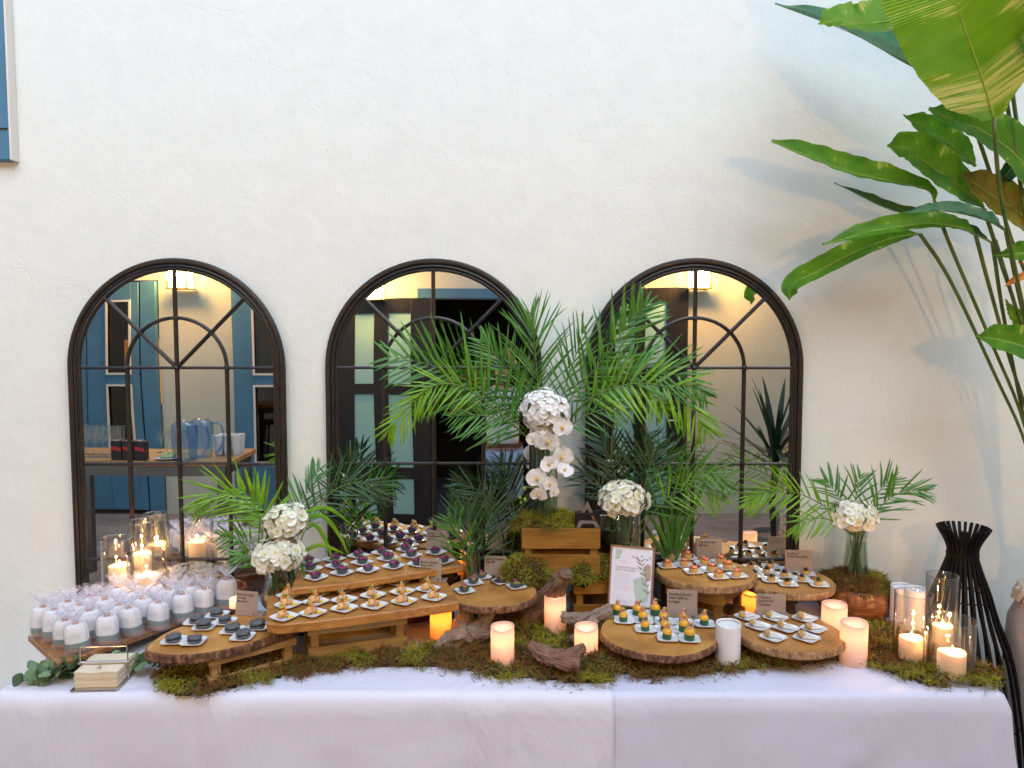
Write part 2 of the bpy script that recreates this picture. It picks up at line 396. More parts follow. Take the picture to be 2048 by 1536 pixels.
# wall lanterns (lit)
m_lamp = mat('lantern_pane', (1, .8, .5), .5, em=((1.0, .66, .26), 9.0))
m_brass = mat('bronze', (.16, .09, .03), .4, .8)
def lantern(x, z, label, pw=20):
    l = thing('wall_lantern', label, 'lantern', (x, FY+.08, z), 'lit lanterns on the far wall')
    h, d = .26, .18
    for sx in (-1, 1):
        for sy in (-1, 1): MB().box((x+sx*d/2, FY+.12+sy*d/2, z), (.014, .014, h)).build('post', m_brass, l)
    for k in (-1, 1): MB().box((x, FY+.12, z+k*(h/2+.006)), (d+.03, d+.03, .012), bev=.003).build('plate', m_brass, l)
    for (px, py, dx, dy) in ((0, .087, d-.02, .004), (-.087, 0, .004, d-.02), (.087, 0, .004, d-.02)):
        MB().box((x+px, FY+.12+py, z), (dx, dy, h-.004)).build('pane', m_lamp, l)
    ld = bpy.data.lights.new('lantern_light', 'POINT'); ld.energy = pw; ld.color = (1, .50, .13); ld.shadow_soft_size = .06
    lo = bpy.data.objects.new('lantern_light', ld); COL.objects.link(lo); lo.location = (x, FY+.29, z-.02)
lantern(-3.39, 2.49, 'lit wall lantern on the beige wall at the top of the left mirror')
lantern(-1.41, 2.49, 'lit wall lantern over the black door at the top of the middle mirror')
lantern(1.91, 2.49, 'lit wall lantern at the top of the right mirror', 30)
# ------------------------------------------------------------------ arched mirrors
def arched_mirror(uc, label, tilt, yaw=0):
    c = PY(uc, 735, WY-.03); cx = c.x; zs = 1.773; Rr = .462; zb = .50; y = WY-.035
    m = thing('arched_mirror', label, 'mirror', (cx, WY-.03, zb), 'arched garden mirrors on the cream wall')
    def arch(r, zb_, yy, n=40, full=True):
        p = [(cx-r, yy, zb_), (cx-r, yy, (zb_+zs)/2)]
        p += [(cx-r*math.cos(math.pi*i/n), yy, zs+r*math.sin(math.pi*i/n)) for i in range(n+1)]
        p += [(cx+r, yy, (zb_+zs)/2), (cx+r, yy, zb_)]; return p
    MB().tube(arch(Rr-.012, zb, y-.002), .0132, 10).build('outer_tube', m_iron, m)
    MB().tube(arch(Rr-.032, zb+.02, y-.006), .0072, 8).build('middle_tube', m_iron, m)
    MB().tube(arch(Rr-.046, zb+.03, y), .0078, 8).build('inner_tube', m_iron, m)
    MB().tube([(cx-Rr+.012, y, zb), (cx+Rr-.012, y, zb)], .0155, 8).build('bottom_tube', m_iron, m)
    r = Rr-.046; yb = y-.001; m.rotation_euler = (tilt, 0, 0); zr = [1.773, 1.361, .945, .56]
    for z in zr: MB().tube([(cx-r, yb, z), (cx+r, yb, z)], .0062, 8).build('glazing_bar', m_iron, m)
    ri = .212
    for dx in (-ri, 0, ri):
        MB().tube([(cx+dx, yb-.001, zb), (cx+dx, yb-.001, zs if dx else zs+r)], .0085, 8).build('glazing_bar', m_iron, m)
    MB().tube([(cx-ri*math.cos(math.pi*i/24), yb-.001, zs+ri*math.sin(math.pi*i/24)) for i in range(25)], .0075, 8).build('inner_arch', m_iron, m)
    for a in (45, 135): MB().tube([(cx, yb-.002, zs), (cx+r*math.cos(R(a)), yb-.002, zs+r*math.sin(R(a)))], .0078, 8).build('spoke', m_iron, m)
    for (dx, dz) in [(i*ri, z-zs) for i in (-1, 0, 1) for z in zr[:3]]+[(ri*math.cos(R(a)), ri*math.sin(R(a))) for a in (45, 90, 135)]:
        MB().lump((cx+dx, yb-.004, zs+dz), .012, seed=dx*9+dz, amp=.2, nu=8, nv=6).build('weld', m_iron, m)
    # silvered glass, hung a touch off plumb
    pts = arch(Rr-.040, zb, 0, 32); n = len(pts); g = MB()
    vs = []
    for yy in (0, .004):
        for p in pts:
            zz = p[2]-zs; xx = p[0]-cx
            vs.append((p[0], WY-.0335+yy, p[2]))
    g.add(vs, [tuple(range(n)), tuple(range(2*n-1, n-1, -1))]+[(i, i+n, (i+1) % n+n, (i+1) % n) for i in range(n)])
    g.build('mirror_glass', m_mirror, m, smooth=0)
    return m
arched_mirror(355, 'arched iron mirror on the left, reflecting the blue doors and bar table', R(.05))
arched_mirror(867, 'arched iron mirror in the middle, behind the tall palm arrangement', R(-.6))
arched_mirror(1388, 'arched iron mirror on the right, next to the heliconia leaves', R(.05))
# ------------------------------------------------------------------ things across the courtyard (seen in the mirrors)
def virt(u, v, y):                # where a reflected thing at depth y stands
    d = ray(u, v); k = (2*WY-y)/d.y
    return Vector((d.x*k, y, EYE+d.z*k))
bt = thing('bar_table', 'high bar table with a wooden top on grey steel legs in the left mirror', 'table', (-2.75, .75, 0))
MB().box((-2.75, .72, .975), (1.42, .60, .04), bev=.004).build('tabletop', m_teak, bt)
for y in (.45, 1.0): MB().box((-2.75, y, .92), (1.34, .05, .07)).build('rail', m_greym, bt)
for x in (-3.39, -2.11):
    MB().box((x, .725, .92), (.05, .5, .069)).build('rail', m_greym, bt)
    for y in (.45, 1.0): MB().box((x, y, .443), (.06, .06, .884)).build('leg', m_greym, bt)
m_cl = glass('clear_glass', (.93, .96, .96), 3.0)
m_bl = glass('blue_plastic', (.62, .78, .97), 2.0)
fl = thing('champagne_flute', 'x', 'glass', (0, 0, 0), 'empty flutes on the bar table')
flm = MB().lathe([(.033, 0), (.033, .002), (.006, .006), (.004, .06), (.005, .10), (.018, .12), (.024, .16), (.024, .225)], 14, cap1=False).mesh('flute', m_cl, 60)
place('bowl', flm, fl)
k = 0; words = ['leftmost', 'second from the left', 'third from the left', 'fourth from the left', 'fifth from the left', 'sixth from the left']
spots = [(-3.22+.056*i+(.028 if r else 0), .42+.12*r) for r in range(2) for i in range(6)]
for (x, y) in spots:
    q = fl if k == 0 else dup(fl, (0, 0, 0))
    q.location = (x, y+.35, .996); r_ = 'back' if k < 6 else 'front'
    q['label'] = 'empty champagne flute, %s in the %s row on the bar table' % (words[k % 6], 'near' if k < 6 else 'far'); k += 1
for i in range(4):
    q = dup(fl, (-2.72+.065*i, .62+.04*(i % 2), .996), scale=(.95, .95, .8)); q['label'] = 'clear wine glass behind the black cartons, number %s from the left' % ['one', 'two', 'three', 'four'][i]
m_carton = mat('black_carton', (.012, .01, .014), .4); m_red = mat('red_print', (.6, .02, .03), .5); m_white = mat('white_gloss', (.8, .8, .79), .25, coat=.3)
for i, x in enumerate((-2.86, -2.775, -2.69)):
    c = thing('drink_carton', 'black drink carton with red lettering, %s of three on the bar table' % ['left', 'middle', 'right'][i], 'carton', (x, .99, .996), 'black cartons on the bar table')
    MB().box((x, .99, 1.066), (.08, .06, .14), bev=.003).build('box', m_carton, c)
    MB().add([(x-.035, 1.0212, 1.10), (x+.035, 1.0212, 1.085), (x+.035, 1.0212, 1.06), (x-.035, 1.0212, 1.075)], [(0, 3, 2, 1)]).build('red_mark', m_red, c, smooth=0)
    MB().lathe([(.03, 0), (.03, .006)], 16, (x, .99, 1.137)).build('lid', m_steel, c)
for i, (x, y) in enumerate(((-2.39, .97), (-2.33, .84))):
    p = thing('water_jug', 'blue tinted plastic water jug, the %s one on the bar table' % ['nearer', 'farther'][i], 'jug', (x, y, .996), 'blue jugs on the bar table')
    MB().lathe([(.075, 0), (.08, .01), (.088, .22), (.08, .26), (.05, .285), (.0, .29)], 20, (x, y, .997), cap1=False).build('body', m_bl, p)
    MB().tube(spline([(x+.08, y, 1.25), (x+.15, y, 1.24), (x+.17, y, 1.12), (x+.12, y, 1.03), (x+.085, y, 1.05)], 16), .010, 8).build('handle', m_bl, p)
st = thing('cup_stack', 'stack of white disposable cups beside the blue jugs in the left mirror', 'cups', (-2.22, .80, .996))
for i in range(3):
    for j in range(2): MB().lathe([(.03, 0), (.042, .15)], 16, (-2.23+.07*i, .66+.085*j, .997)).build('cup', m_white, st)
sl = thing('salad_plate', 'plate heaped with pale shredded garnish in front of the blue jug', 'plate', (-2.53, .98, .996))
MB().lathe([(.04, 0), (.09, .012), (.086, .014), (.0, .006)], 20, (-2.53, .93, .997), cap1=False).build('dish', m_white, sl)
MB().lump((-2.53, .93, 1.02), .055, 4, .35, (1, 1, .5), 14, 10, 3).build('garnish', mat('pale_green', (.55, .6, .25), .7, bmp=.004, bs=200), sl)
bs = thing('bar_stool', 'dark bar stool under the high table in the left mirror', 'stool', (-3.3, 1.15, 0))
MB().lathe([(.17, 0), (.18, .02), (.17, .05)], 20, (-3.3, 1.2, .66)).build('seat', m_dark, bs)
for i in range(4): MB().tube([(-3.3+.1*math.cos(i*math.pi/2+.8), 1.2+.1*math.sin(i*math.pi/2+.8), .66), (-3.3+.2*math.cos(i*math.pi/2+.8), 1.2+.2*math.sin(i*math.pi/2+.8), .0)], .013).build('leg', m_greym, bs)
# spiky plant by the far wall
sp_ = thing('spiky_plant', 'dark green spiky dracaena in a pot, reflected in the right mirror', 'plant', (2.08, .55, 0))
m_pot = mat('grey_pot', (.20, .19, .18), .7, bmp=.002)
MB().lathe([(.15, 0), (.2, .3), (.2, .34), (.17, .34), (.16, .3)], 24, (2.08, .55, 0)).build('pot', m_pot, sp_)
MB().tube([(2.08, .55, .3), (2.06, .55, .6), (2.09, .55, .95)], .025).build('trunk', m_dark, sp_)
blade = MB().grid(lambda a, b: (a, (b-.5)*.075*(math.sin(math.pi*min(1, .12+a*.88))**.7 if a < 1 else 0), -.10*a*a+.01*abs(b-.5)), 8, 2).mesh('blade', m_leafdk, 180)
random.seed(3)
for i in range(54):
    a = random.uniform(0, 6.283); e = random.uniform(-.1, 1.45); L = random.uniform(.42, .68)
    M = Matrix.Translation((0, 0, .93+random.uniform(-.12, .1))) @ Matrix.Rotation(a, 4, 'Z') @ Matrix.Rotation(-e, 4, 'Y') @ Matrix.Scale(L, 4)
    place('leaf', blade, sp_, M)
# ------------------------------------------------------------------ tablecloths
def cloth_mat(name, c):
    m, t, b = nm(name); b.inputs['Base Color'].default_value = (*c, 1); b.inputs['Roughness'].default_value = .55
    b.inputs['Sheen Weight'].default_value = .3
    n = ND(t, 'ShaderNodeTexNoise', Scale=2.2, Detail=5.0, Distortion=1.2); t.links.new(coords(t, (1, 1, .6)), n.inputs['Vector'])
    v = ND(t, 'ShaderNodeTexVoronoi', feature='DISTANCE_TO_EDGE', Scale=2.6)
    mx = ND(t, 'ShaderNodeMix', data_type='VECTOR'); mx.inputs[0].default_value = .5; t.links.new(coords(t), mx.inputs[4]); t.links.new(n.outputs[1], mx.inputs[5])
    t.links.new(mx.outputs[1], v.inputs['Vector']); cr = ramp(t, v.outputs['Distance'], [(0, (1, 1, 1)), (.03, (0, 0, 0))])
    a = ND(t, 'ShaderNodeMath', operation='MULTIPLY_ADD'); t.links.new(cr, a.inputs[0]); a.inputs[1].default_value = .008; t.links.new(n.outputs[0], a.inputs[2])
    bump(t, b, a.outputs[0], .022); return m
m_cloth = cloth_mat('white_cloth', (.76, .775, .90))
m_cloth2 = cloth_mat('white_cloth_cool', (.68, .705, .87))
XL, XR, YF, YB = -1.675, 1.600, 2.425, 3.285
def cloth(name, x0, x1, zt, label, mtl, creases, right_drop=False, left_drop=False, seed=0, fout=0):
    nx = int((x1-x0)/.018); span = x1-x0+(.78 if right_drop else 0)+(.78 if left_drop else 0); nx = int(span/.018)
    lo = x0-(.78 if left_drop else 0); ny = 86; tot = (YB-YF)+.74
    def fn(a, b):
        X = lo+span*a; Q = b*tot; dx = 0; sg = 1
        if right_drop and X > x1: dx = X-x1
        if left_drop and X < x0: dx = x0-X; sg = -1
        x = min(max(X, x0), x1) if (right_drop or left_drop) else X
        if not right_drop: x = min(X, x1)
        q = Q-(YB-YF); dy = max(0, q); y = YB-min(Q, YB-YF)
        drop = math.hypot(dx, dy)
        z = zt-max(0, drop-.004)
        if drop > 0: z = zt-drop*.985
        rf = min(1, drop/.05)
        y -= (.012*rf+fout if dy > 0 else 0)+.10*drop*(dy/drop if drop else 0)*(.25+min(1, dx*3))
        x += sg*((.012*rf if dx > 0 else 0)+.16*drop*(dx/drop if drop else 0)*(.5+min(1, dy*2)))
        if dy > 0:   # slow folds of the hanging front
            y -= .034*min(1, dy*2.6)*(noise.noise(Vector((X*2.6+seed, dy*.7, seed)))+.5*noise.noise(Vector((X*7+dy*3.5, dy*1.5, seed+3)))+.22*abs(noise.noise(Vector((X*6+dy*9, dy*5-X*3, seed+7)))))
            if left_drop: y += 0
        else: z += .0022*noise.noise(Vector((X*5, Q*5, seed)))+.003*abs(noise.noise(Vector((X*2.3, Q*7, seed+2))))
        for cx in creases:
            z += .0028*math.exp(-((X-cx)/.012)**2)*(1 if dy <= 0 else 0)
            if dy > 0: y -= .0035*math.exp(-((X-cx)/.012)**2)
        z = max(z, .005+.002*noise.noise(Vector((x*9, y*9, 0))))
        return (x, y, z)
    g = MB().grid(fn, nx, ny); o = g.build(name, mtl, None, smooth=180); o['label'] = label; o['category'] = 'tablecloth'
    sf = o.modifiers.new('thick', 'SOLIDIFY'); sf.thickness = .0012; sf.offset = -1
    return o
cxs = [PY(u, 1396, YF).x for u in (1355, 1545)]
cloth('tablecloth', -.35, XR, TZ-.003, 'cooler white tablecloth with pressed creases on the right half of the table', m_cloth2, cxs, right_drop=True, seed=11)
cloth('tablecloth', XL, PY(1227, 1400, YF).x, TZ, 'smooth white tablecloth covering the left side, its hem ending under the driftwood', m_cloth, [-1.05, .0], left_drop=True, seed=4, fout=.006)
tb = thing('trestle_table', 'long trestle table hidden under the two white cloths', 'table', (0, 2.85, 0))
MB().box((-.03, 2.87, TZ-.025), (3.20, .80, .03)).build('tabletop', m_greym, tb)
for x in (-1.5, 0, 1.45):
    for y in (2.56, 3.2): MB().tube([(x, y, .0), (x, y, TZ-.04)], .015).build('leg', m_greym, tb)
# ------------------------------------------------------------------ moss
def moss_mat():
    m, t, b = nm('moss'); c = t.nodes.new('ShaderNodeVertexColor'); c.layer_name = 'tint'
    t.links.new(c.outputs[0], b.inputs['Base Color']); b.inputs['Roughness'].default_value = .85; b.inputs['Specular IOR Level'].default_value = .2
    return m
m_moss = moss_mat()
m_soil = mat('dry_moss_base', (.028, .019, .009), .95, var=.4, vs=30, bmp=.006, bs=90)
def inside(p, poly):
    r = False; j = len(poly)-1
    for i in range(len(poly)):
        a, b = poly[i], poly[j]
        if (a[1] > p[1]) != (b[1] > p[1]) and p[0] < (b[0]-a[0])*(p[1]-a[1])/(b[1]-a[1])+a[0]: r = not r
        j = i
    return r
def moss_mesh(name, pts, label, seed, green=.5, size=1.0):
    """pts: list of (base point, outward normal); every one grows a small feathery sprig"""
    rnd = random.Random(seed); V = []; Fc = []; C = []
    for (p, nn) in pts:
        g = noise.noise(Vector(p)*7+Vector((seed, 0, 0)))*.9+noise.noise(Vector(p)*23)*.5+green+rnd.uniform(-.15, .15)
        if g > .60: col = (.23+rnd.random()*.12, .235+rnd.random()*.10, .03)
        elif g > .35: col = (.17+rnd.random()*.08, .15+rnd.random()*.06, .03)
        else: col = (.13+rnd.random()*.10, .075+rnd.random()*.05, .028)
        d = (nn*rnd.uniform(.25, 1.0)+Vector((rnd.uniform(-1, 1), rnd.uniform(-1, 1), rnd.uniform(-.5, .6)))).normalized()
        L = size*rnd.uniform(.008, .030); q = Vector(p); wd = size*rnd.uniform(.0008, .0019)
        for s_ in range(3):
            nd = (d+Vector((rnd.uniform(-.6, .6), rnd.uniform(-.6, .6), rnd.uniform(-.6, .35)))).normalized()
            q2 = q+d*(L/3); sd_ = d.cross(Vector((rnd.uniform(-1, 1), rnd.uniform(-1, 1), rnd.uniform(-1, 1)))).normalized()*wd*(1.25-s_*.3)
            n = len(V); V += [q-sd_, q+sd_, q2+sd_*.7, q2-sd_*.7]; Fc.append((n, n+1, n+2, n+3)); C += [col]*4
            # side leaflet
            e = (nd+sd_.normalized()*rnd.choice((-1, 1))*.9).normalized()*L*.36
            n = len(V); V += [q2-sd_*.6, q2+sd_*.6, q2+e]; Fc.append((n, n+1, n+2)); C += [col]*3
            q = q2; d = nd
    me = bpy.data.meshes.new(name); me.from_pydata([tuple(v) for v in V], [], Fc); me.materials.append(m_moss)
    ca = me.color_attributes.new('tint', 'FLOAT_COLOR', 'POINT'); ca.data.foreach_set('color', [x for c in C for x in (*c, 1)])
    o = bpy.data.objects.new(name, me); COL.objects.link(o); tag(o, label, 'moss', kind='stuff'); return o
def moss_height(x, y): return .012+.030*abs(noise.noise(Vector((x*10, y*10, 1))))+.020*noise.noise(Vector((x*27, y*27, 5)))
runner = [(305,1362),(318,1392),(345,1404),(400,1398),(470,1384),(540,1368),(600,1358),(660,1350),(730,1342),(800,1342),(870,1344),(930,1350),(985,1366),(1040,1368),(1100,1372),(1160,1378),(1212,1378),(1245,1356),(1290,1366),(1340,1362),(1400,1360),(1450,1352),(1520,1346),(1600,1340),(1660,1330),(1700,1328),(1760,1346),(1800,1362),(1870,1382),(1930,1378),(1990,1384),(1996,1352),(1950,1325),(1900,1308),(1850,1275),(1790,1243),(1740,1236),(1690,1245),(1600,1290),(1500,1300),(1400,1290),(1330,1280),(1240,1250),(1190,1228),(1120,1240),(1060,1250),(985,1262),(925,1282),(830,1300),(760,1312),(640,1316),(560,1322),(430,1330),(360,1340),(320,1345)]
poly = [PZ(u, v, TZ).xy for u, v in runner]; poly = [(p.x, p.y) for p in poly]
rnd = random.Random(5); pts = []; nt2 = 0
x0, x1 = min(p[0] for p in poly), max(p[0] for p in poly); y0, y1 = min(p[1] for p in poly), max(p[1] for p in poly)
while nt2 < 3400:
    p = (rnd.uniform(x0, x1), rnd.uniform(y0, y1))
    jit = (p[0]+.03*noise.noise(Vector((p[0]*30, p[1]*30, 2))), p[1]+.03*noise.noise(Vector((p[0]*30, p[1]*30, 9))))
    if inside(jit, poly):
        nt2 += 1; h = max(.003, moss_height(*p)); rt = rnd.uniform(.006, .015)
        for q in range(13):
            e = math.asin(rnd.uniform(-.1, 1)); a = rnd.uniform(0, 6.283); d = Vector((math.cos(a)*math.cos(e), math.sin(a)*math.cos(e), math.sin(e)))
            pts.append((Vector((p[0], p[1], TZ+h*.8))+Vector((d.x*rt, d.y*rt, d.z*rt*.8)), d))
for q in range(150):
    i = rnd.randrange(len(poly)//2+4); a, b = Vector(poly[i]), Vector(poly[(i+1) % len(poly)]); p = a.lerp(b, rnd.random()); pts.append((Vector((p.x+rnd.uniform(-.01, .01), max(2.43, p.y-abs(rnd.gauss(0, .018))), TZ+.002)), Vector((rnd.uniform(-1, 1), rnd.uniform(-1, 1), .05))))
runner_o = moss_mesh('moss', pts, 'long bed of green and brown moss along the front of the table', 3, .25)
# dark lumpy ground under the sprigs
def base_fn(a, b):
    return None
g = MB(); step = .018; nx = int((x1-x0)/step); ny = int((y1-y0)/step); idx = {}
vs = []; fs = []
for j in range(ny+1):
    for i in range(nx+1):
        x = x0+i*step; y = y0+j*step
        if inside((x, y), poly) and inside((x, y-.022), poly) and inside((x-.02, y), poly) and inside((x+.02, y), poly):
            idx[(i, j)] = len(vs); edge = not all(inside((x+dx, y+dy), poly) for dx, dy in ((.045, 0), (-.045, 0), (0, .03), (0, -.045)))
            vs.append((x, y, TZ+(.002 if edge else max(.003, moss_height(x, y)*.8))))
for (i, j) in idx:
    q = [(i, j), (i+1, j), (i+1, j+1), (i, j+1)]
    if all(k in idx for k in q): fs.append(tuple(idx[k] for k in q))
g.add(vs, fs); o = g.build('moss_base', m_soil, None, smooth=180); o.parent = runner_o; o['kind'] = 'stuff'
# loose bits on the cloth
def dome_moss(name, label, c, r, h, n, seed, green=.5, below=.0):
    rnd = random.Random(seed); P = []; c = Vector(c)
    for i in range(n):
        a = rnd.uniform(0, 6.283); e = math.asin(rnd.uniform(below, 1)); k = 1+.22*noise.noise(Vector((math.cos(a)*2, math.sin(a)*2, e*2+seed)))
        d = Vector((math.cos(a)*math.cos(e), math.sin(a)*math.cos(e), math.sin(e)))
        P.append((c+Vector((d.x*r[0], d.y*r[1], d.z*h))*k*rnd.uniform(.9, 1), d))
    o = moss_mesh(name, P, label, seed, green)
    b = MB().lump(c, 1, seed, .11, (r[0]*.93, r[1]*.93, h*.93), 20, 12).build('moss_base', m_soil, None, 180); b.parent = o; b['kind'] = 'stuff'
    return o
# ------------------------------------------------------------------ timber
w_board = wood('acacia_board', (.27, .10, .022), (.45, .19, .04), (.58, .28, .075), rot=R(19), rough=.38)
w_bag = wood('walnut_board', (.17, .065, .02), (.34, .145, .05), (.46, .23, .085), rot=R(58), rough=.4)
w_pine = wood('pine_slat', (.34, .20, .07), (.50, .32, .12), (.60, .42, .18), rough=.55, knots=.7)
w_pine2 = wood('honey_slat', (.17, .07, .010), (.29, .135, .018), (.36, .185, .032), rough=.5, knots=.75)
w_dark = wood('dark_stump', (.03, .014, .008), (.06, .028, .014), (.10, .05, .025), rot=R(90), rough=.5)
r_slab = rings('slab_rings', (.26, .10, .020), (.45, .195, .042), (.56, .28, .075), (.05, -.02))
r_slab2 = rings('slab_rings_amber', (.31, .125, .018), (.50, .22, .045), (.60, .32, .08), (-.09, .05))
def bark_mat(name, a, b_, c_):
    m, t, b = nm(name); n = ND(t, 'ShaderNodeTexNoise', Scale=55.0, Detail=6.0, Roughness=.7); t.links.new(coords(t, (1, 1, .5)), n.inputs['Vector'])
    t.links.new(ramp(t, n.outputs[0], [(.36, a), (.5, b_), (.64, c_)]), b.inputs['Base Color']); b.inputs['Roughness'].default_value = .85
    bump(t, b, n.outputs[0], .006); return m
m_bark = bark_mat('bark', (.05, .022, .012), (.17, .08, .04), (.38, .22, .12))
m_bark2 = bark_mat('pale_bark', (.14, .07, .03), (.34, .19, .085), (.50, .32, .16))
def board(name, label, px, z, th, mtl, group=None, cat='board'):
    P = [PZ(u, v, z) for u, v in px]; c = sum(P, Vector())/len(P); c.z = z-th
    t = thing(name, label, cat, c, group)
    out = []
    for i in range(len(P)):       # soft, slightly wandering live edge
        a, b = P[i], P[(i+1) % len(P)]
        for k in range(10):
            q = a.lerp(b, k/10); d = (b-a).normalized(); nn = Vector((d.y, -d.x, 0))
            q += nn*.004*noise.noise(q*9)*math.sin(math.pi*k/10); out.append((q.x, q.y))
    MB().prism(out, z-th, z, .0035).build('plank', mtl, t); return t
def slab(name, label, c, r, z, th, mtl, bark, seed=1, group=None, wob=.03, sq=1.0, rot=0, cat='slab'):
    t = thing(name, label, cat, (c[0], c[1], z-th), group); n = 120; out = []
    def rad(a): return r*(1+wob*noise.noise(Vector((math.cos(a)*1.3, math.sin(a)*1.3, seed*3.1)))*2)
    for k in range(n):
        a = 2*math.pi*k/n; x = rad(a)*math.cos(a); y = rad(a)*math.sin(a)*sq
        out.append((x, y))
    cs, sn = math.cos(rot), math.sin(rot)
    out = [(c[0]+x*cs-y*sn, c[1]+x*sn+y*cs) for x, y in out]
    inn = [(c[0]+(x-c[0])*.978, c[1]+(y-c[1])*.978) for x, y in out]
    MB().prism(inn, z-th, z, .001).build('plank', mtl, t)
    vs = []; lv = 7
    for j in range(lv):
        f = j/(lv-1)
        for k in range(n):
            x, y = out[k]; b = (1 if 0 < j < lv-1 else 0); q = Vector((x*60, y*60, f*2.5+seed))
            s_ = 1+(.012*noise.noise(q)+.010*noise.noise(q*.37)+.006)*b-(.016 if j in (0, lv-1) else 0)
            vs.append((c[0]+(x-c[0])*s_, c[1]+(y-c[1])*s_, z-th+.0005+(th-.001)*f+(.0015*noise.noise(q) if b else 0)))
    fs = [(j*n+k, j*n+(k+1) % n, (j+1)*n+(k+1) % n, (j+1)*n+k) for j in range(lv-1) for k in range(n)]
    MB().add(vs, fs).build('bark', bark, t, 60); return t
def crate(label, c, w, d, h, rot, mtl, rows=2, slat=.06, post=.028, th=.010, group='wooden crates', cat='crate'):
    t = thing('wooden_crate', label, cat, (c[0], c[1], c[2]), group, rz=rot)
    def sl_(L, hh, x, y, z, r90):
        me = MB().box((0, 0, 0), (L, th, hh), bev=.0015).mesh('slat', mtl)
        place('slat', me, t, Matrix.Translation((x, y, z)) @ Matrix.Rotation(R(90) if r90 else 0, 4, 'Z'))
    for sx in (-1, 1):
        for sy in (-1, 1):
            me = MB().box((0, 0, 0), (post, post, h-.004), bev=.0015).mesh('post', mtl)
            place('post', me, t, Matrix.Translation((sx*(w/2-th-post/2-.001), sy*(d/2-th-post/2-.001), h/2)))
    zs_ = [h-slat/2-.001] if rows == 1 else [slat/2+.001+(h-slat-.002)*i/(rows-1) for i in range(rows)]
    for z in zs_:
        for sy in (-1, 1): sl_(w, slat, 0, sy*(d/2-th/2), z, False)
        for sx in (-1, 1): sl_(d-2*th-.002, slat, sx*(w/2-th/2), 0, z, True)
    return t
# boards and slabs
bag_z = .825
bagb = board('serving_board', 'long walnut board under the organza gift bags, overhanging the left end of the table', [(56,1272),(117,1328),(352,1243),(480,1203),(400,1185)], bag_z, .022, w_bag, 'long serving boards')
cm = PZ(440, 1265, .80); 
slabm = slab('log_slab', 'thick bark edged log slab carrying the dark grey macarons', (PZ(455, 1262, .88).x, PZ(455, 1262, .88).y), .262, .88, .034, r_slab2, m_bark, seed=3, wob=.05, sq=.60, rot=R(38))
crate('pale wooden crate riser under the macaron slab at the left front', (-.925, 2.615, TZ+.003), .30, .15, .092, R(38), w_pine, rows=2, slat=.024, post=.03)
sb = board('serving_board', 'long brown serving board with rows of scallop plates, front of the two', [(534,1246),(556,1250),(700,1235),(918,1204),(893,1160),(760,1168),(600,1186),(534,1192)], .94, .034, w_board, 'long serving boards')
crate('pale knotty wooden crate under the front scallop board', (-.585, 2.80, TZ+.003), .355, .20, .150, R(18.5), w_pine, rows=2, slat=.052)
pb = board('serving_board', 'long brown serving board with the purple cauliflower tarts, behind the scallop board', [(582,1178),(700,1166),(928,1131),(893,1097),(760,1104),(600,1128)], .99, .026, w_board, 'long serving boards')
crate('dark crate hidden under the purple tart board', (-.46, 3.08, TZ+.003), .42, .16, .20, R(20), w_dark, rows=2, slat=.06)
slab('log_slab', 'small pale log slab under the hydrangea vase, behind the macaron card', (PZ(600, 1190, .90).x, PZ(600, 1190, .90).y+.04), .16, .90, .03, r_slab, m_bark, 8)
crate('dark crate holding up the small slab under the hydrangea vase', (PZ(600, 1190, .90).x, 2.96, TZ+.003), .16, .14, .112, 0, w_dark)
def pedestal_slab(label, u, v, z, r, mtl, bark, seed, foot, th=.028):
    c = PZ(u, v, z); s_ = slab('log_slab', label, (c.x, c.y), r, z, th, mtl, bark, seed, 'round log slabs', .022)
    h = z-th-TZ-.004
    f = MB().lathe([(foot*.95, 0), (foot*.8, h*.3), (foot*.78, h*.7), (foot*1.0, h)], 20, (c.x, c.y, TZ+.004), fn=lambda r_, z_, a: (r_*(1+.05*math.sin(a*5+seed)), z_)).build('foot', w_dark, s_)
    return c
c_corn = pedestal_slab('round log slab on a dark foot with the corn tarts, left of centre', 983, 1181, .93, .178, r_slab, m_bark, 2, .055)
c_duck = pedestal_slab('round bark edged log slab with the green and yellow duck canapes', 1318, 1262, .84, .215, r_slab2, m_bark, 5, .10)
c_chic = pedestal_slab('round log slab with the small chicken cones, front right', 1576, 1262, .84, .192, r_slab, m_bark2, 9, .10)
c_salm = PZ(1412, 1143, .95)
slab('log_slab', 'round log slab with the pink salmon tarts on a wooden crate', (c_salm.x, c_salm.y), .198, .95, .03, r_slab2, m_bark2, 4, 'round log slabs', .02)
crate('wooden crate under the salmon slab', (c_salm.x-.005, c_salm.y-.02, TZ+.003), .24, .24, .164, R(-38), w_pine2, rows=2, slat=.048)
c_short = pedestal_slab('round log slab with the dark topped shortrib tarts, right of the salmon', 1572, 1158, .92, .186, r_slab, m_bark2, 6, .05)
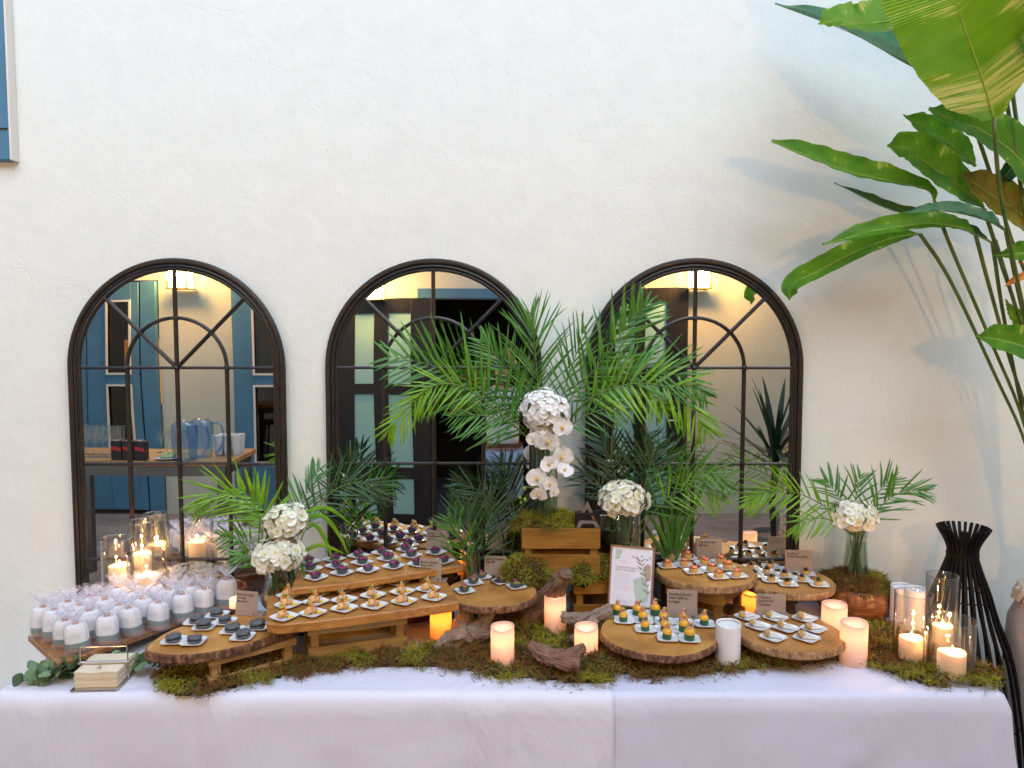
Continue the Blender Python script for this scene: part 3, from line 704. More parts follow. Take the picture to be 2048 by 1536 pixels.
# centre crates
crate('upper honey coloured wooden crate filled with moss, holding the tall vase', (.195, 3.105, .957), .312, .20, .190, 0, w_pine2, rows=2, slat=.082)
crate('lower wooden crate with moss on top, behind the menu frame', (.385, 3.11, TZ+.003), .28, .17, .195, R(2), w_pine2, rows=2, slat=.075)
crate('lower left crate behind the corn slab, covered in moss', (.04, 3.06, TZ+.003), .24, .17, .185, R(-4), w_dark, rows=2, slat=.075)
dome_moss('moss', 'moss spilling out of the upper crate around the tall vase', (.15, 3.10, 1.135), (.145, .09), .055, 4200, 21, .45, -.1)
dome_moss('moss', 'bright green moss tuft on the lower left crate', (PY(1052, 1140, 3.02).x, 3.02, .955), (.095, .07), .075, 3600, 22, .62, -.4)
dome_moss('moss', 'green moss tuft on the lower crate beside the leaning driftwood', (PY(1165, 1140, 3.0).x, 3.03, .955), (.05, .05), .06, 1900, 23, .5, -.4)
dome_moss('moss', 'brown moss tuft beside the menu frame', (PY(1207, 1138, 3.0).x, 3.06, .960), (.045, .05), .055, 1600, 24, .25, -.3)
# bowls
m_bowl = wood('bowl_wood', (.09, .028, .012), (.22, .08, .03), (.40, .20, .085), rot=R(90), scale=1.3, rough=.28)
def bowl(label, x, y, r, h):
    b = thing('wooden_bowl', label, 'bowl', (x, y, TZ+.003))
    MB().lathe([(r*.72, 0), (r*.93, h*.22), (r, h*.55), (r*.93, h*.95), (r*.88, h), (r*.84, h*.97), (r*.8, h*.6)], 72, (x, y, TZ+.003), fn=lambda r_, z_, a: (r_*(1-.07*(1-abs(math.sin(a*7))**.5)), z_)).build('bowl', m_bowl, b)
    return b
bw = PY(1706, 1225, 3.14); bowl('ribbed wooden bowl heaped with moss under the right hand vase', bw.x, 3.13, .152, .13)
dome_moss('moss', 'mound of moss in the ribbed wooden bowl on the right', (bw.x, 3.13, TZ+.118), (.138, .13), .060, 6500, 31, .42)
bowl('wooden bowl behind the gift bags beside the left candles', -1.22, 3.14, .12, .11)
m_dryf = mat('dried_hydrangea', (.78, .72, .55), .8, bmp=.004, bs=220)
dh = thing('dried_hydrangea', 'cream dried hydrangea head behind the gift bags', 'flower', (PY(392, 1160, 3.04).x, 3.04, .925))
pf = MB()
for k in range(4):
    a = k*math.pi/2; pf.grid(lambda p, q: ((.2+.9*p)*math.cos(a+(q-.5)*1.0*math.sin(math.pi*min(1, p+.15))), (.2+.9*p)*math.sin(a+(q-.5)*1.0*math.sin(math.pi*min(1, p+.15))), .25*p*p), 2, 2)
dry = pf.mesh('floret', m_dryf, 180); rnd = random.Random(2)
for i in range(230):
    e = math.asin(rnd.uniform(0, 1)); a = rnd.uniform(0, 6.283); d = Vector((math.cos(a)*math.cos(e), math.sin(a)*math.cos(e), math.sin(e)))
    M = Matrix.Translation(Vector((d.x*.135, d.y*.06, .008+d.z*.065))*rnd.uniform(.93, 1.05)) @ d.to_track_quat('Z', 'Y').to_matrix().to_4x4() @ Matrix.Rotation(rnd.uniform(0, 6), 4, 'Z') @ Matrix.Scale(.010, 4)
    place('floret', dry, dh, M)
# ------------------------------------------------------------------ driftwood
def drift_mat(name, a, b_, c_):
    m, t, b = nm(name); n = ND(t, 'ShaderNodeTexNoise', Scale=1.0, Detail=8.0, Roughness=.72, Distortion=.5); t.links.new(coords(t, (5, 22, 1), kind='UV'), n.inputs['Vector'])
    t.links.new(ramp(t, n.outputs[0], [(.34, a), (.5, b_), (.66, c_)]), b.inputs['Base Color']); b.inputs['Roughness'].default_value = .85
    bump(t, b, n.outputs[0], .016); return m
m_drift = drift_mat('driftwood_brown', (.06, .034, .02), (.27, .165, .095), (.46, .32, .20))
m_drift2 = drift_mat('driftwood_grey', (.16, .11, .085), (.44, .34, .27), (.62, .52, .43))
m_drift3 = drift_mat('driftwood_red', (.14, .055, .035), (.38, .20, .14), (.54, .35, .25))
def drift(label, pts, rs, mtl, seed, extra=()):
    P = [PY(u, v, y) for u, v, y in pts]; t = thing('driftwood', label, 'driftwood', P[0])
    S = spline(P, 40); rr = [rs[0]+0]*0
    for i in range(41):
        k = i/40*(len(rs)-1); a = min(int(k), len(rs)-2); rr.append((rs[a]+(rs[a+1]-rs[a])*(k-a))*(1+.12*noise.noise(Vector((i*.5, seed, 0)))))
    MB().tube(S, rr, 26, wob=.42, seed=seed, uv=True).build('log', mtl, t, 60)
    for (pp, r2) in extra:
        Q = spline([PY(u, v, y) for u, v, y in pp], 14)
        MB().tube(Q, [r2[0]+(r2[1]-r2[0])*i/14 for i in range(15)], 16, wob=.5, seed=seed+5, uv=True).build('branch', mtl, t, 60)
    return t
drift('thick brown driftwood log leaning against the honey coloured crates', [(1132,1146,2.89),(1116,1168,2.92),(1088,1200,2.96),(1058,1236,3.0)], [.030, .036, .042, .052], m_drift, 3, [([(1096,1192,2.95),(1072,1194,2.98),(1050,1202,3.0)], (.03, .012))])
drift('flat grey driftwood root in front of the orange candle', [(868,1296,2.74),(905,1276,2.77),(950,1262,2.80),(1000,1256,2.83)], [.012, .03, .035, .02], m_drift2, 6, [([(925,1270,2.80),(930,1235,2.83),(945,1205,2.86)], (.045, .012)), ([(940,1265,2.78),(975,1240,2.8),(985,1222,2.83)], (.03, .014))])
drift('reddish driftwood knot lying in the moss between the two front candles', [(1062,1288,2.60),(1085,1305,2.56),(1115,1318,2.53),(1160,1322,2.52)], [.014, .030, .030, .034], m_drift3, 9, [([(1140,1320,2.53),(1158,1300,2.54),(1168,1292,2.55)], (.028, .012))])
drift('pale driftwood branch behind the middle candle, running towards the menu frame', [(1125,1232,2.87),(1160,1238,2.84),(1190,1230,2.84),(1222,1222,2.86)], [.022, .024, .020, .022], m_drift2, 12, [([(1190,1240,2.80),(1170,1258,2.76),(1145,1280,2.72)], (.02, .012))])
# ------------------------------------------------------------------ plates and canapes
m_porc = mat('white_porcelain', (.80, .81, .83), .15, coat=.4)
def sring(h, z, n=24, e=7):
    out = []
    for k in range(n):
        a = 2*math.pi*(k+.5)/n; c, s_ = math.cos(a), math.sin(a)
        r = h/((abs(c)**e+abs(s_)**e)**(1/e)); out.append((r*c, r*s_, z))
    return out
def plate_mesh():
    m = MB(); lv = [(.024, 0), (.026, .001), (.0375, .0085), (.0372, .0100), (.0355, .0098), (.0270, .0045), (.012, .0035)]
    vs = [];  n = 24
    for h, z in lv: vs += sring(h, z)
    fs = [(j*n+k, j*n+(k+1) % n, (j+1)*n+(k+1) % n, (j+1)*n+k) for j in range(len(lv)-1) for k in range(n)]
    fs.append(tuple(range(n-1, -1, -1))); fs.append(tuple(range((len(lv)-1)*n, len(lv)*n)))
    return m.add(vs, fs).mesh('plate', m_porc, 50)
plate_me = plate_mesh()
ORD = ['leftmost', 'second from left', 'third from left', 'fourth from left', 'fifth from left', 'sixth from left', 'seventh from left']
def set_plates(rows, z, rot, proto, desc, where, food, scale=1.0, fs=1.0, shift=(0, 0), turn=0, pzoff=.0045):
    """rows: [(row word, [(u, v), ...])]; every plate is a thing, every canape on it another"""
    for rw, px in rows:
        for i, (u, v) in enumerate(px):
            c = PZ(u, v, z+.004); jr = random.uniform(-.05, .05)
            pos = 'only one' if len(px) == 1 else ORD[i]
            p = place('plate', plate_me, None, Matrix.Translation((c.x, c.y, z+.0006)) @ Matrix.Rotation(rot+jr, 4, 'Z') @ Matrix.Scale(scale, 4))
            tag(p, 'white square plate under the %s, %s in the %s row' % (food, pos, rw), 'plate', 'square plates on the %s' % where)
            vv = proto[(i*3+len(rw)+random.randint(0, 2)) % len(proto)]; sc_ = fs*random.uniform(.90, 1.10)
            dup(vv, (c.x+shift[0]+random.uniform(-.003, .003), c.y+shift[1]+random.uniform(-.003, .003), z+pzoff+.0006), turn+random.uniform(-.5, .5) if turn < 90 else rot+random.uniform(-.15, .15), '%s, %s in the %s row' % (desc, pos, rw), '%s canapes' % food.split()[0], sc_, (random.uniform(-.09, .09), random.uniform(-.09, .09)))
def kill(protos):
    for p in protos:
        for c in list(p.children): bpy.data.objects.remove(c)
        bpy.data.objects.remove(p)
m_gshell = mat('charcoal_pastry', (.075, .085, .09), .7, var=.25, vs=90, bmp=.0008, bs=400)
m_purp = mat('purple_filling', (.16, .015, .10), .4, c2=(.42, .07, .27), vs=160, bmp=.002, bs=300)
m_grn = mat('microgreen', (.20, .36, .03), .45, trans=.3, c2=(.40, .52, .08), vs=60)
m_corn = mat('mushroom_filling', (.20, .11, .03), .6, c2=(.45, .32, .09), vs=200, bmp=.002, bs=300)
m_pinkf = mat('pink_petal', (.5, .04, .14), .5)
m_scal = mat('seared_scallop', (.80, .52, .26), .4, c2=(.72, .28, .06), vs=70, bmp=.001, bs=200)
m_crisp = mat('crisp', (.75, .52, .28), .4, trans=.35, c2=(.80, .64, .40), vs=90, bmp=.001, bs=250)
m_roe = mat('orange_roe', (.85, .22, .01), .25, bmp=.001, bs=500, c2=(.9, .38, .03), vs=200)
m_sauce = mat('yellow_sauce', (.85, .55, .06), .2)
m_mac = mat('grey_macaron', (.085, .095, .105), .42, bmp=.0004, bs=300)
m_gold = mat('copper_dust', (.45, .22, .10), .35, .6)
m_pastry = mat('golden_pastry', (.62, .30, .07), .6, c2=(.74, .42, .14), vs=60, bmp=.0006, bs=300)
m_salm = mat('salmon', (.85, .20, .07), .3, c2=(.88, .36, .20), vs=80, bmp=.001, bs=150)
m_blkt = mat('dark_topping', (.014, .010, .012), .4, bmp=.002, bs=300)
m_cuc = mat('cucumber_skin', (.012, .075, .022), .4, c2=(.03, .14, .04), vs=90)
m_saf = mat('saffron_cream', (.82, .42, .02), .35, bmp=.0006, bs=200)
m_duck = mat('smoked_duck', (.66, .22, .12), .4, c2=(.78, .42, .28), vs=120)
m_stuff = mat('chicken_stuffing', (.42, .22, .05), .7, c2=(.68, .48, .20), vs=240, bmp=.002, bs=350)
m_paper = mat('striped_paper', (.78, .80, .80), .6)
m_stripe = mat('grey_fold', (.12, .19, .22), .6)
def leafcard(mb, c, L, a, e, w=.45):
    c = Vector(c); d = Vector((math.cos(a)*math.cos(e), math.sin(a)*math.cos(e), math.sin(e))); s_ = Vector((-math.sin(a), math.cos(a), 0)); up = d.cross(s_)
    def fn(p, q): return c+d*L*p+s_*L*w*(q-.5)*2*math.sin(math.pi*(.06+.9*p))**.8-up*L*.25*(p*p)+up*L*.15*abs(q-.5)
    mb.grid(fn, 3, 2)
def sprig(c, L, n, seed, name='leaf', mtl=None, par=None):
    r_ = random.Random(seed); g = MB()
    for i in range(n): leafcard(g, c, L*r_.uniform(.7, 1), r_.uniform(0, 6.283), r_.uniform(.2, 1.2))
    return g.build(name, mtl or m_grn, par, 180)
def boat(par, mt=None, h=.0135, w=.020):
    vs = []; n = 24; lv = [(.0115, 0), (w, h), (w*.88, h), (.0088, .004)]
    def col(h_, z_): 
        out = []
        for (x, y, z) in sring(h_, z_, n, 3.2):
            out.append((x, y, z+(.0035*(abs(x*y)/(h_*h_)) if z_ > .005 else 0)))
        return out
    for a, b in lv: vs += col(a, b)
    fs = [(j*n+k, j*n+(k+1) % n, (j+1)*n+(k+1) % n, (j+1)*n+k) for j in range(3) for k in range(n)]
    fs.append(tuple(range(n-1, -1, -1))); MB().add(vs, fs).build('shell', m_gshell, par, 40)
def lumps(par, name, mtl, spec, seed, nu=10, nv=7, amp=.3):
    g = MB()
    for (x, y, z, r) in spec: g.lump((x, y, z), r, seed+x*99, amp, (1, 1, .8), nu, nv, 2)
    return g.build(name, mtl, par, 180)
# purple tarts
PR = []
for k in range(3):
    t = thing('cauliflower_tart', 'x', 'canape'); boat(t); r_ = random.Random(k)
    lumps(t, 'filling', m_purp, [(r_.uniform(-.008, .008), r_.uniform(-.008, .008), .0135+r_.uniform(0, .007), .0062) for i in range(9)], k)
    sprig((r_.uniform(-.006, .004), -.004, .026), .014, 3, k, par=t); PR.append(t)
def cr(L): return [(560+x/3.656, 1000+y/3.656) for x, y in L]
purple_rows = [('back', cr([(215,455),(395,438),(572,412),(745,388),(925,366),(1140,388)])), ('middle', cr([(228,508),(412,486),(600,461),(787,432),(960,410)])), ('front', cr([(262,570),(455,537),(642,516),(828,489),(1010,472),(1195,452)]))]
set_plates(purple_rows, .99, R(-32), PR, 'charcoal tart with purple cauliflower and a green sprig', 'back board', 'purple cauliflower tart', turn=.8, fs=1.12); kill(PR)
# scallops
SC = []
for k in range(4):
    t = thing('scallop_canape', 'x', 'canape'); r_ = random.Random(k+10)
    lumps(t, 'scallop', m_scal, [(-.010, 0, .009, .011), (.0, .004, .008, .010), (-.004, -.007, .008, .009)], k, 14, 9)
    ph = r_.uniform(0, 3)
    MB().grid(lambda p, q: ((p-.5)*.030*(1-.35*q)-.001+.003*math.sin(q*5+ph), -.002+.007*math.sin(p*3.1+ph)*1.0+.004*q, .012+.017*q+.005*math.sin(p*4+ph)), 7, 6).build('crisp', m_crisp, t, 180)
    lumps(t, 'roe', m_roe, [(-.012+r_.uniform(-.004, .006), r_.uniform(-.006, .006), .019+r_.uniform(0, .008), .0055), (-.004, .008, .020, .0045)], k)
    lumps(t, 'sauce', m_sauce, [(-.014, -.010, .0035, .0055), (.014, .008, .0025, .006), (.020, .012, .002, .004)], k)
    sprig((-.010, -.003, .024), .013, 3, k+4, par=t); SC.append(t)
sc_rows = [('back', cr([(70,702),(272,690),(475,656),(668,638),(855,606),(1082,655)])), ('middle', cr([(60,770),(262,750),(470,736),(680,702),(896,676)])), ('front', cr([(30,860),(240,832),(470,798),(690,776),(908,746),(1126,716)]))]
set_plates(sc_rows, .94, R(-30), SC, 'seared scallop with a golden crisp and orange roe', 'front board', 'scallop canape', scale=1.06, turn=100, fs=1.22); kill(SC)
# corn
CO = []
for k in range(2):
    t = thing('corn_tart', 'x', 'canape'); boat(t); r_ = random.Random(k+30)
    lumps(t, 'filling', m_corn, [(r_.uniform(-.008, .008), r_.uniform(-.008, .008), .0125+r_.uniform(0, .005), .0055) for i in range(9)], k)
    sprig((0, 0, .022), .012, 3, k+9, 'petal', m_pinkf, t); CO.append(t)
set_plates([('far', cr([(1352,668),(1415,608),(1473,566)])), ('near', cr([(1620,600),(1728,636),(1757,590)]))], .93, R(-65), CO, 'charcoal corn tart with a pink petal', 'left round slab', 'corn duxelles tart', scale=.92, turn=.5, fs=1.08); kill(CO)
# macarons
MA = []
for k in range(3):
    t = thing('macaron', 'x', 'canape')
    f = lambda z0: (lambda r_, z_, a: (r_, z_+z0))
    MB().lathe([(.014, 0), (.0195, .002), (.0205, .0045), (.0188, .0065)], 24, (0, 0, .001)).build('lower_shell', m_mac, t)
    MB().lathe([(.0178, 0), (.0182, .0018), (.0178, .0036)], 20, (0, 0, .0075)).build('filling', m_blkt, t)
    MB().lathe([(.0188, 0), (.0208, .002), (.0205, .005), (.0165, .0095), (.009, .0118), (.0, .0124)], 24, (0, 0, .011), cap1=False).build('upper_shell', m_mac, t)
    if k < 2: MB().grid(lambda p, q: ((p-.5)*.026, (q-.5)*(.011+.006*math.sin(p*7+k)), .0240-8.5*((p-.5)*.026)**2-8.5*((q-.5)*.011)**2-.0*p), 8, 4).build('gold_brush', m_gold, t, 180)
    MA.append(t)
def c2(L): return [(300+x/2.953, 900+y/2.953) for x, y in L]
set_plates([('far', c2([(270,1018),(398,978)])), ('second', c2([(322,1048),(442,1018)])), ('right', c2([(488,1070),(640,1048)])), ('third', c2([(548,1108)])), ('nearest', c2([(142,1130),(258,1136)]))], .88, R(0), MA, 'dark grey macaron brushed with copper', 'macaron slab', 'grey macaron', scale=1.0, fs=1.22, turn=.3, shift=(.0, .0)); kill(MA)
# salmon / shortrib round tarts
def tart(par, r=.019, h=.018):
    MB().lathe([(r*.86, 0), (r, h*.95), (r*.98, h), (r*.88, h), (r*.84, h*.7), (0, h*.65)], 28, cap1=False, fn=lambda a_, z_, t_: (a_*(1+.012*math.cos(t_*14)), z_)).build('shell', m_pastry, par, 50)
SA = []
for k in range(3):
    t = thing('salmon_tart', 'x', 'canape'); tart(t); r_ = random.Random(k+40)
    lumps(t, 'salmon', m_salm, [(r_.uniform(-.006, .006), r_.uniform(-.006, .006), .020+r_.uniform(0, .004), .0095) for i in range(4)], k, 12, 8)
    lumps(t, 'caviar', m_blkt, [(r_.uniform(-.005, .005), r_.uniform(-.008, .004), .031+r_.uniform(-.002, .001), .0026) for i in range(5)], k, 8, 6)
    if k == 1: sprig((0, 0, .030), .012, 3, 55, par=t)
    SA.append(t)
def c3(L): return [(1300+x/9.309, 1090+y/9.309) for x, y in L]
set_plates([('back', c3([(400,272),(705,250)])), ('second', c3([(318,400),(640,382),(1000,352),(1310,330)])), ('third', c3([(805,505),(1120,472),(1450,440)])), ('front', c3([(1270,600),(1620,580)]))], .95, R(8), SA, 'round pastry tart heaped with pink salmon', 'salmon slab', 'salmon tart', turn=.5, scale=.98, fs=1.1); kill(SA)
SH = []
for k in range(3):
    t = thing('shortrib_tart', 'x', 'canape'); tart(t, .0155, .014); r_ = random.Random(k+60)
    lumps(t, 'topping', m_blkt, [(r_.uniform(-.005, .005), r_.uniform(-.005, .005), .0165+r_.uniform(0, .005), .0062) for i in range(4)], k)
    sprig((.003, -.003, .019), .014, 2+k, k+70, par=t); SH.append(t)
def c5(L): return [(1180+x/3.938, 1040+y/3.938) for x, y in L]
set_plates([('back', c5([(1262,382),(1422,372),(1560,396),(1698,428)])), ('middle', c5([(1295,440),(1388,414),(1525,442),(1664,474)])), ('front', c5([(1424,476),(1558,508),(1802,512)]))], .92, R(-9), SH, 'small pastry tart with dark pulled shortrib', 'shortrib slab', 'shortrib tart', turn=.5, scale=.98, fs=1.1); kill(SH)
# duck
DU = []
for k in range(3):
    t = thing('duck_canape', 'x', 'canape'); r_ = random.Random(k+80)
    MB().lathe([(.0148, 0), (.0152, .001), (.0150, .016), (.0142, .017)], 24).build('cucumber', m_cuc, t)
    MB().lathe([(.0150, .0), (.0162, .004), (.0145, .010), (.0090, .016), (.004, .0185), (0, .019)], 20, (0, 0, .0172), cap1=False, fn=lambda a_, z_, t_: (a_*(1+.04*math.sin(t_*3+k)), z_)).build('saffron_cream', m_saf, t)
    lumps(t, 'duck', m_duck, [(r_.uniform(-.003, .003), r_.uniform(-.003, .003), .034+.006*i, .0088-.0014*i) for i in range(3)], k)
    sprig((.003, -.002, .040), .017, 4, k+90, par=t); DU.append(t)
def c6(L): return [(1200+x/8.533, 1195+y/8.533) for x, y in L]
set_plates([('back', c6([(285,285),(615,292),(928,296)])), ('second', c6([(410,402),(745,408),(1100,424),(1432,442),(1785,462)])), ('third', c6([(768,552),(1100,560),(1430,575)])), ('front', c6([(1152,700),(1522,718)]))], .84, R(-6), DU, 'cucumber ring with saffron cream and smoked duck', 'duck slab', 'duck canape', turn=.5, scale=.98, fs=1.12); kill(DU)
# chicken cones
CH = []
for k in range(2):
    t = thing('chicken_cone', 'x', 'canape')
    def cone(r0, r1, x0, x1, z0, z1, n=20):
        g = MB(); vs = []
        for (r, x, z) in ((r0, x0, z0), (r1, x1, z1)):
            for i in range(n):
                a = 2*math.pi*i/n; vs.append((x, r*math.cos(a), z+r*math.sin(a)))
        g.add(vs, [(i, (i+1) % n, (i+1) % n+n, i+n) for i in range(n)]); return g
    cone(.0115, .0012, -.012, .034, .0125, .0052).build('paper_cone', m_paper, t)
    g = MB()
    for a in (40, 75, 110, 150, 5):
        ca, sa = math.cos(R(a)), math.sin(R(a))
        for s_ in (0,): g.add([(-.0121, .0117*math.cos(R(a-5)), .0125+.0117*math.sin(R(a-5))), (-.0121, .0117*math.cos(R(a+5)), .0125+.0117*math.sin(R(a+5))), (.032, .0018*ca, .0055+.0018*sa)], [(0, 2, 1)])
    g.build('stripe', m_stripe, t, 0)
    lumps(t, 'stuffing', m_stuff, [(-.014, 0, .0130, .0122)], k, 16, 10, .18); CH.append(t)
set_plates([('back', c5([(1238,768),(1462,776),(1692,780)])), ('middle', c5([(1328,842),(1545,858),(1762,862)])), ('front', c5([(1442,930),(1706,935)]))], .84, R(-50), CH, 'striped paper cone filled with chicken stuffing', 'chicken slab', 'chicken cone', turn=-.2, scale=1.05, fs=1.3, pzoff=.002); kill(CH)
# ------------------------------------------------------------------ gift bags
m_org = sheer('organza', (.88, .87, .97), .20, .5)
m_lab = mat('gift_label', (.82, .82, .84), .6, bmp=.0004, bs=200)
m_sage = mat('sage_band', (.15, .23, .22), .45); m_copper = mat('copper_base', (.52, .27, .17), .3, .55)
m_ink = mat('grey_ink', (.40, .38, .38), .7)
m_cord = mat('white_cord', (.85, .84, .92), .5)
bp = thing('gift_bag', 'x', 'gift bag')
def oval(k): return lambda r_, z_, a: (r_*(1/((abs(math.cos(a))**2.6+abs(math.sin(a)*1.25)**2.6)**(1/2.6))), z_)
MB().lathe([(.022, 0), (.031, .004), (.034, .015)], 32, (0, 0, .001), fn=oval(0), cap1=False).build('base', m_copper, bp)
MB().lathe([(.034, .0), (.0348, .019)], 32, (0, 0, .016), fn=oval(0), cap0=False, cap1=False).build('band', m_sage, bp)
MB().lathe([(.0352, .0), (.0350, .028), (.0330, .044), (.0285, .052), (.018, .0565), (0, .058)], 32, (0, 0, .034), fn=oval(0), cap1=False).build('wrapper', m_lab, bp)
MB().lathe([(.012, 0), (.010, .004), (.0, .006)], 16, (0, 0, .0905), cap1=False).build('lid', m_copper, bp)
g = MB()
for i in range(9):
    a = R(-90)+(i-4)*.13; z0 = .046+.004*(i % 3); L = .012+.010*((i*7) % 4)/4
    def pt(da, z_): r_, _ = oval(0)(.0356, 0, a+da); return (r_*math.cos(a+da), r_*math.sin(a+da), z_)
    g.add([pt(-.012, z0), pt(.012, z0), pt(.012, z0+L), pt(-.012, z0+L)], [(0, 1, 2, 3)])
g.build('lettering', m_ink, bp, 0)
def bag(seed):
    def fn(r_, z_, a):
        k = 1+(.05+.9*max(0, .106-abs(z_-.112))*.6)*noise.noise(Vector((math.cos(a)*2.2, math.sin(a)*2.2, z_*22+seed)))*1.6
        if z_ > .10: k *= 1+.35*((z_-.10)/.03)*math.sin(a*7+seed)*.8
        rr, _ = oval(0)(r_, z_, a) if z_ < .1 else (r_, 0)
        return rr*k, z_+(.006*math.sin(a*5+seed) if z_ > .12 else 0)
    return MB().lathe([(.030, .0), (.043, .0012), (.042, .004), (.0395, .014), (.039, .045), (.0375, .076), (.031, .091), (.014, .100), (.0085, .105), (.014, .110), (.026, .121), (.033, .132)], 44, (0, 0, .0008), fn=fn, cap0=False, cap1=False).mesh('organza', m_org, 180)
m_ruf = sheer('organza_gather', (.90, .89, .98), .42, .5)
MB().lathe([(.012, .100), (.0088, .105), (.014, .110), (.022, .119), (.026, .127)], 56, cap0=False, cap1=False, fn=lambda r_, z_, a: (r_*(1+.32*max(0, (z_-.106)/.027)*math.sin(a*8)+.1*math.sin(a*3)), z_+(.005*math.sin(a*5+1) if z_ > .12 else 0))).build('ruffle', m_ruf, bp, 180)
bagm = [bag(i*3.7) for i in range(5)]
place('organza', bagm[0], bp)
MB().tube([(.0095*math.cos(a/12*6.283), .0095*math.sin(a/12*6.283), .107+.001*math.sin(a)) for a in range(13)], .0013, 6).build('cord', m_cord, bp)
MB().tube(spline([(.009, -.004, .107), (.026, -.016, .100), (.036, -.022, .075), (.038, -.030, .045)], 14), .0011, 6).build('cord', m_cord, bp)
A_, B_, C_ = PZ(156, 1303, bag_z), PZ(452, 1217, bag_z), PZ(84, 1274, bag_z)
e1 = (B_-A_); e2 = (C_-A_)*1.04
cols = ['first', 'second', 'third', 'fourth', 'fifth', 'sixth', 'seventh', 'eighth']; rw = ['front', 'second', 'third', 'back']
random.seed(12); first = True
for j in range(4):
    for i in range(7):
        if j == 3 and i in (5, 6): continue
        p = A_+e1*(i/6)+e2*(j/3)+Vector((random.uniform(-.007, .007), random.uniform(-.007, .007), 0))
        rz_ = random.uniform(-.5, .5); lb = 'organza gift bag, %s from the left in the %s row on the walnut board' % (cols[i], rw[j])
        q = bp if first else dup(bp, p)
        if first: bp.location = p; first = False
        q.location = (p.x, p.y, bag_z+.0008); q.rotation_euler = (random.uniform(-.05, .05), random.uniform(-.06, .06), rz_+.25); q['label'] = lb; q['group'] = 'organza gift bags on the walnut board'
        s_ = random.uniform(1.0, 1.1); q.scale = (s_, s_, s_*random.uniform(.98, 1.16))
        for ch in q.children:
            if ch.name.startswith('organza'): ch.data = bagm[(i*3+j) % 5]
# ------------------------------------------------------------------ candles
def wax_led(name, c, glow, top):
    m, t, b = nm(name); out = t.nodes['Material Output']; b.inputs['Base Color'].default_value = (*c, 1); b.inputs['Roughness'].default_value = .5
    tl = t.nodes.new('ShaderNodeBsdfTranslucent'); tl.inputs[0].default_value = (*glow, 1)
    mx = t.nodes.new('ShaderNodeMixShader'); mx.inputs[0].default_value = .45
    t.links.new(b.outputs[0], mx.inputs[1]); t.links.new(tl.outputs[0], mx.inputs[2]); t.links.new(mx.outputs[0], out.inputs[0]); return m
m_led = wax_led('led_wax', (.80, .68, .64), (.95, .66, .47), 0)
m_ledo = wax_led('led_wax_amber', (.80, .45, .15), (.95, .42, .08), 0)
m_waxw = mat('white_wax', (.78, .77, .78), .45, sub=.2)
def led_candle(u, vb, vt, wpx, label, z0=TZ, lit=1, y=None, mtl=None):
    c = PZ(u, vb-.13*wpx*.5, z0) if y is None else Vector((PY(u, vb, y).x, y, z0)); dep = c.y
    zt = PY(u, vt+.17*wpx*.5, dep).z; r = wpx/2/F*(dep*1.02+.02); h = zt-z0
    t = thing('led_candle', label, 'candle', (c.x, c.y, z0), 'flameless pillar candles'); ml = mtl or (m_led if lit else m_waxw)
    dip = lambda a: .004*math.cos(a-1.2)+.002*math.cos(2*a)
    n = 40; prof = [(r*1.0, 0), (r, h*.5), (r, h-.003)]
    MB().lathe([(r, .0), (r, h*.33), (r, h*.66), (r, h-.004), (r*.985, h-.001), (r*.95, h), (r*.90, h-.001), (r*.86, h-.006)], n, (c.x, c.y, z0+.001), cap0=False, cap1=False, fn=lambda a_, z_, t_: (a_, z_+(dip(t_) if z_ > h*.9 else 0))).build('wax_body', ml, t)
    MB().lathe([(r*.86, h-.008), (r*.6, h-.0105), (0, h-.0115)], n, (c.x, c.y, z0+.001), cap0=False, cap1=False, fn=lambda a_, z_, t_: (a_, z_+dip(t_)*a_/r)).build('wax_dish', ml, t)
    if lit:
        ld = bpy.data.lights.new('candle_light', 'POINT'); ld.energy = (.07 if mtl is None else .13)*lit; ld.color = (1, .58, .33); ld.shadow_soft_size = .008
        lo = bpy.data.objects.new('candle_light', ld); COL.objects.link(lo); lo.location = (c.x, c.y, z0+h*.70)
    return t
led_candle(1005, 1336, 1248, 47, 'glowing pillar candle at the front of the moss, left of the reddish driftwood')
led_candle(1110, 1272, 1186, 43, 'glowing pillar candle in front of the leaning driftwood log')
led_candle(1172, 1318, 1248, 47, 'short glowing pillar candle behind the reddish driftwood')
led_candle(1455, 1332, 1242, 49, 'unlit white pillar candle between the duck and chicken slabs', lit=0)
led_candle(1667, 1285, 1204, 48, 'glowing pillar candle behind the right edge of the chicken slab')
led_candle(1706, 1330, 1240, 52, 'glowing pillar candle right of the chicken slab, in front of the ribbed bowl')
led_candle(882, 1293, 1207, 43, 'amber glowing candle under the right end of the scallop board', lit=1.1, mtl=m_ledo, y=2.83)
led_candle(1800, 1262, 1168, 40, 'unlit white pillar candle behind the tall right glass', lit=0, y=2.98)
led_candle(1828, 1262, 1174, 38, 'unlit white pillar candle just behind the right glass cylinders', lit=0, y=2.93)
led_candle(473, 1232, 1194, 26, 'short peach candle half hidden by the macaron card', z0=.881, y=2.86)
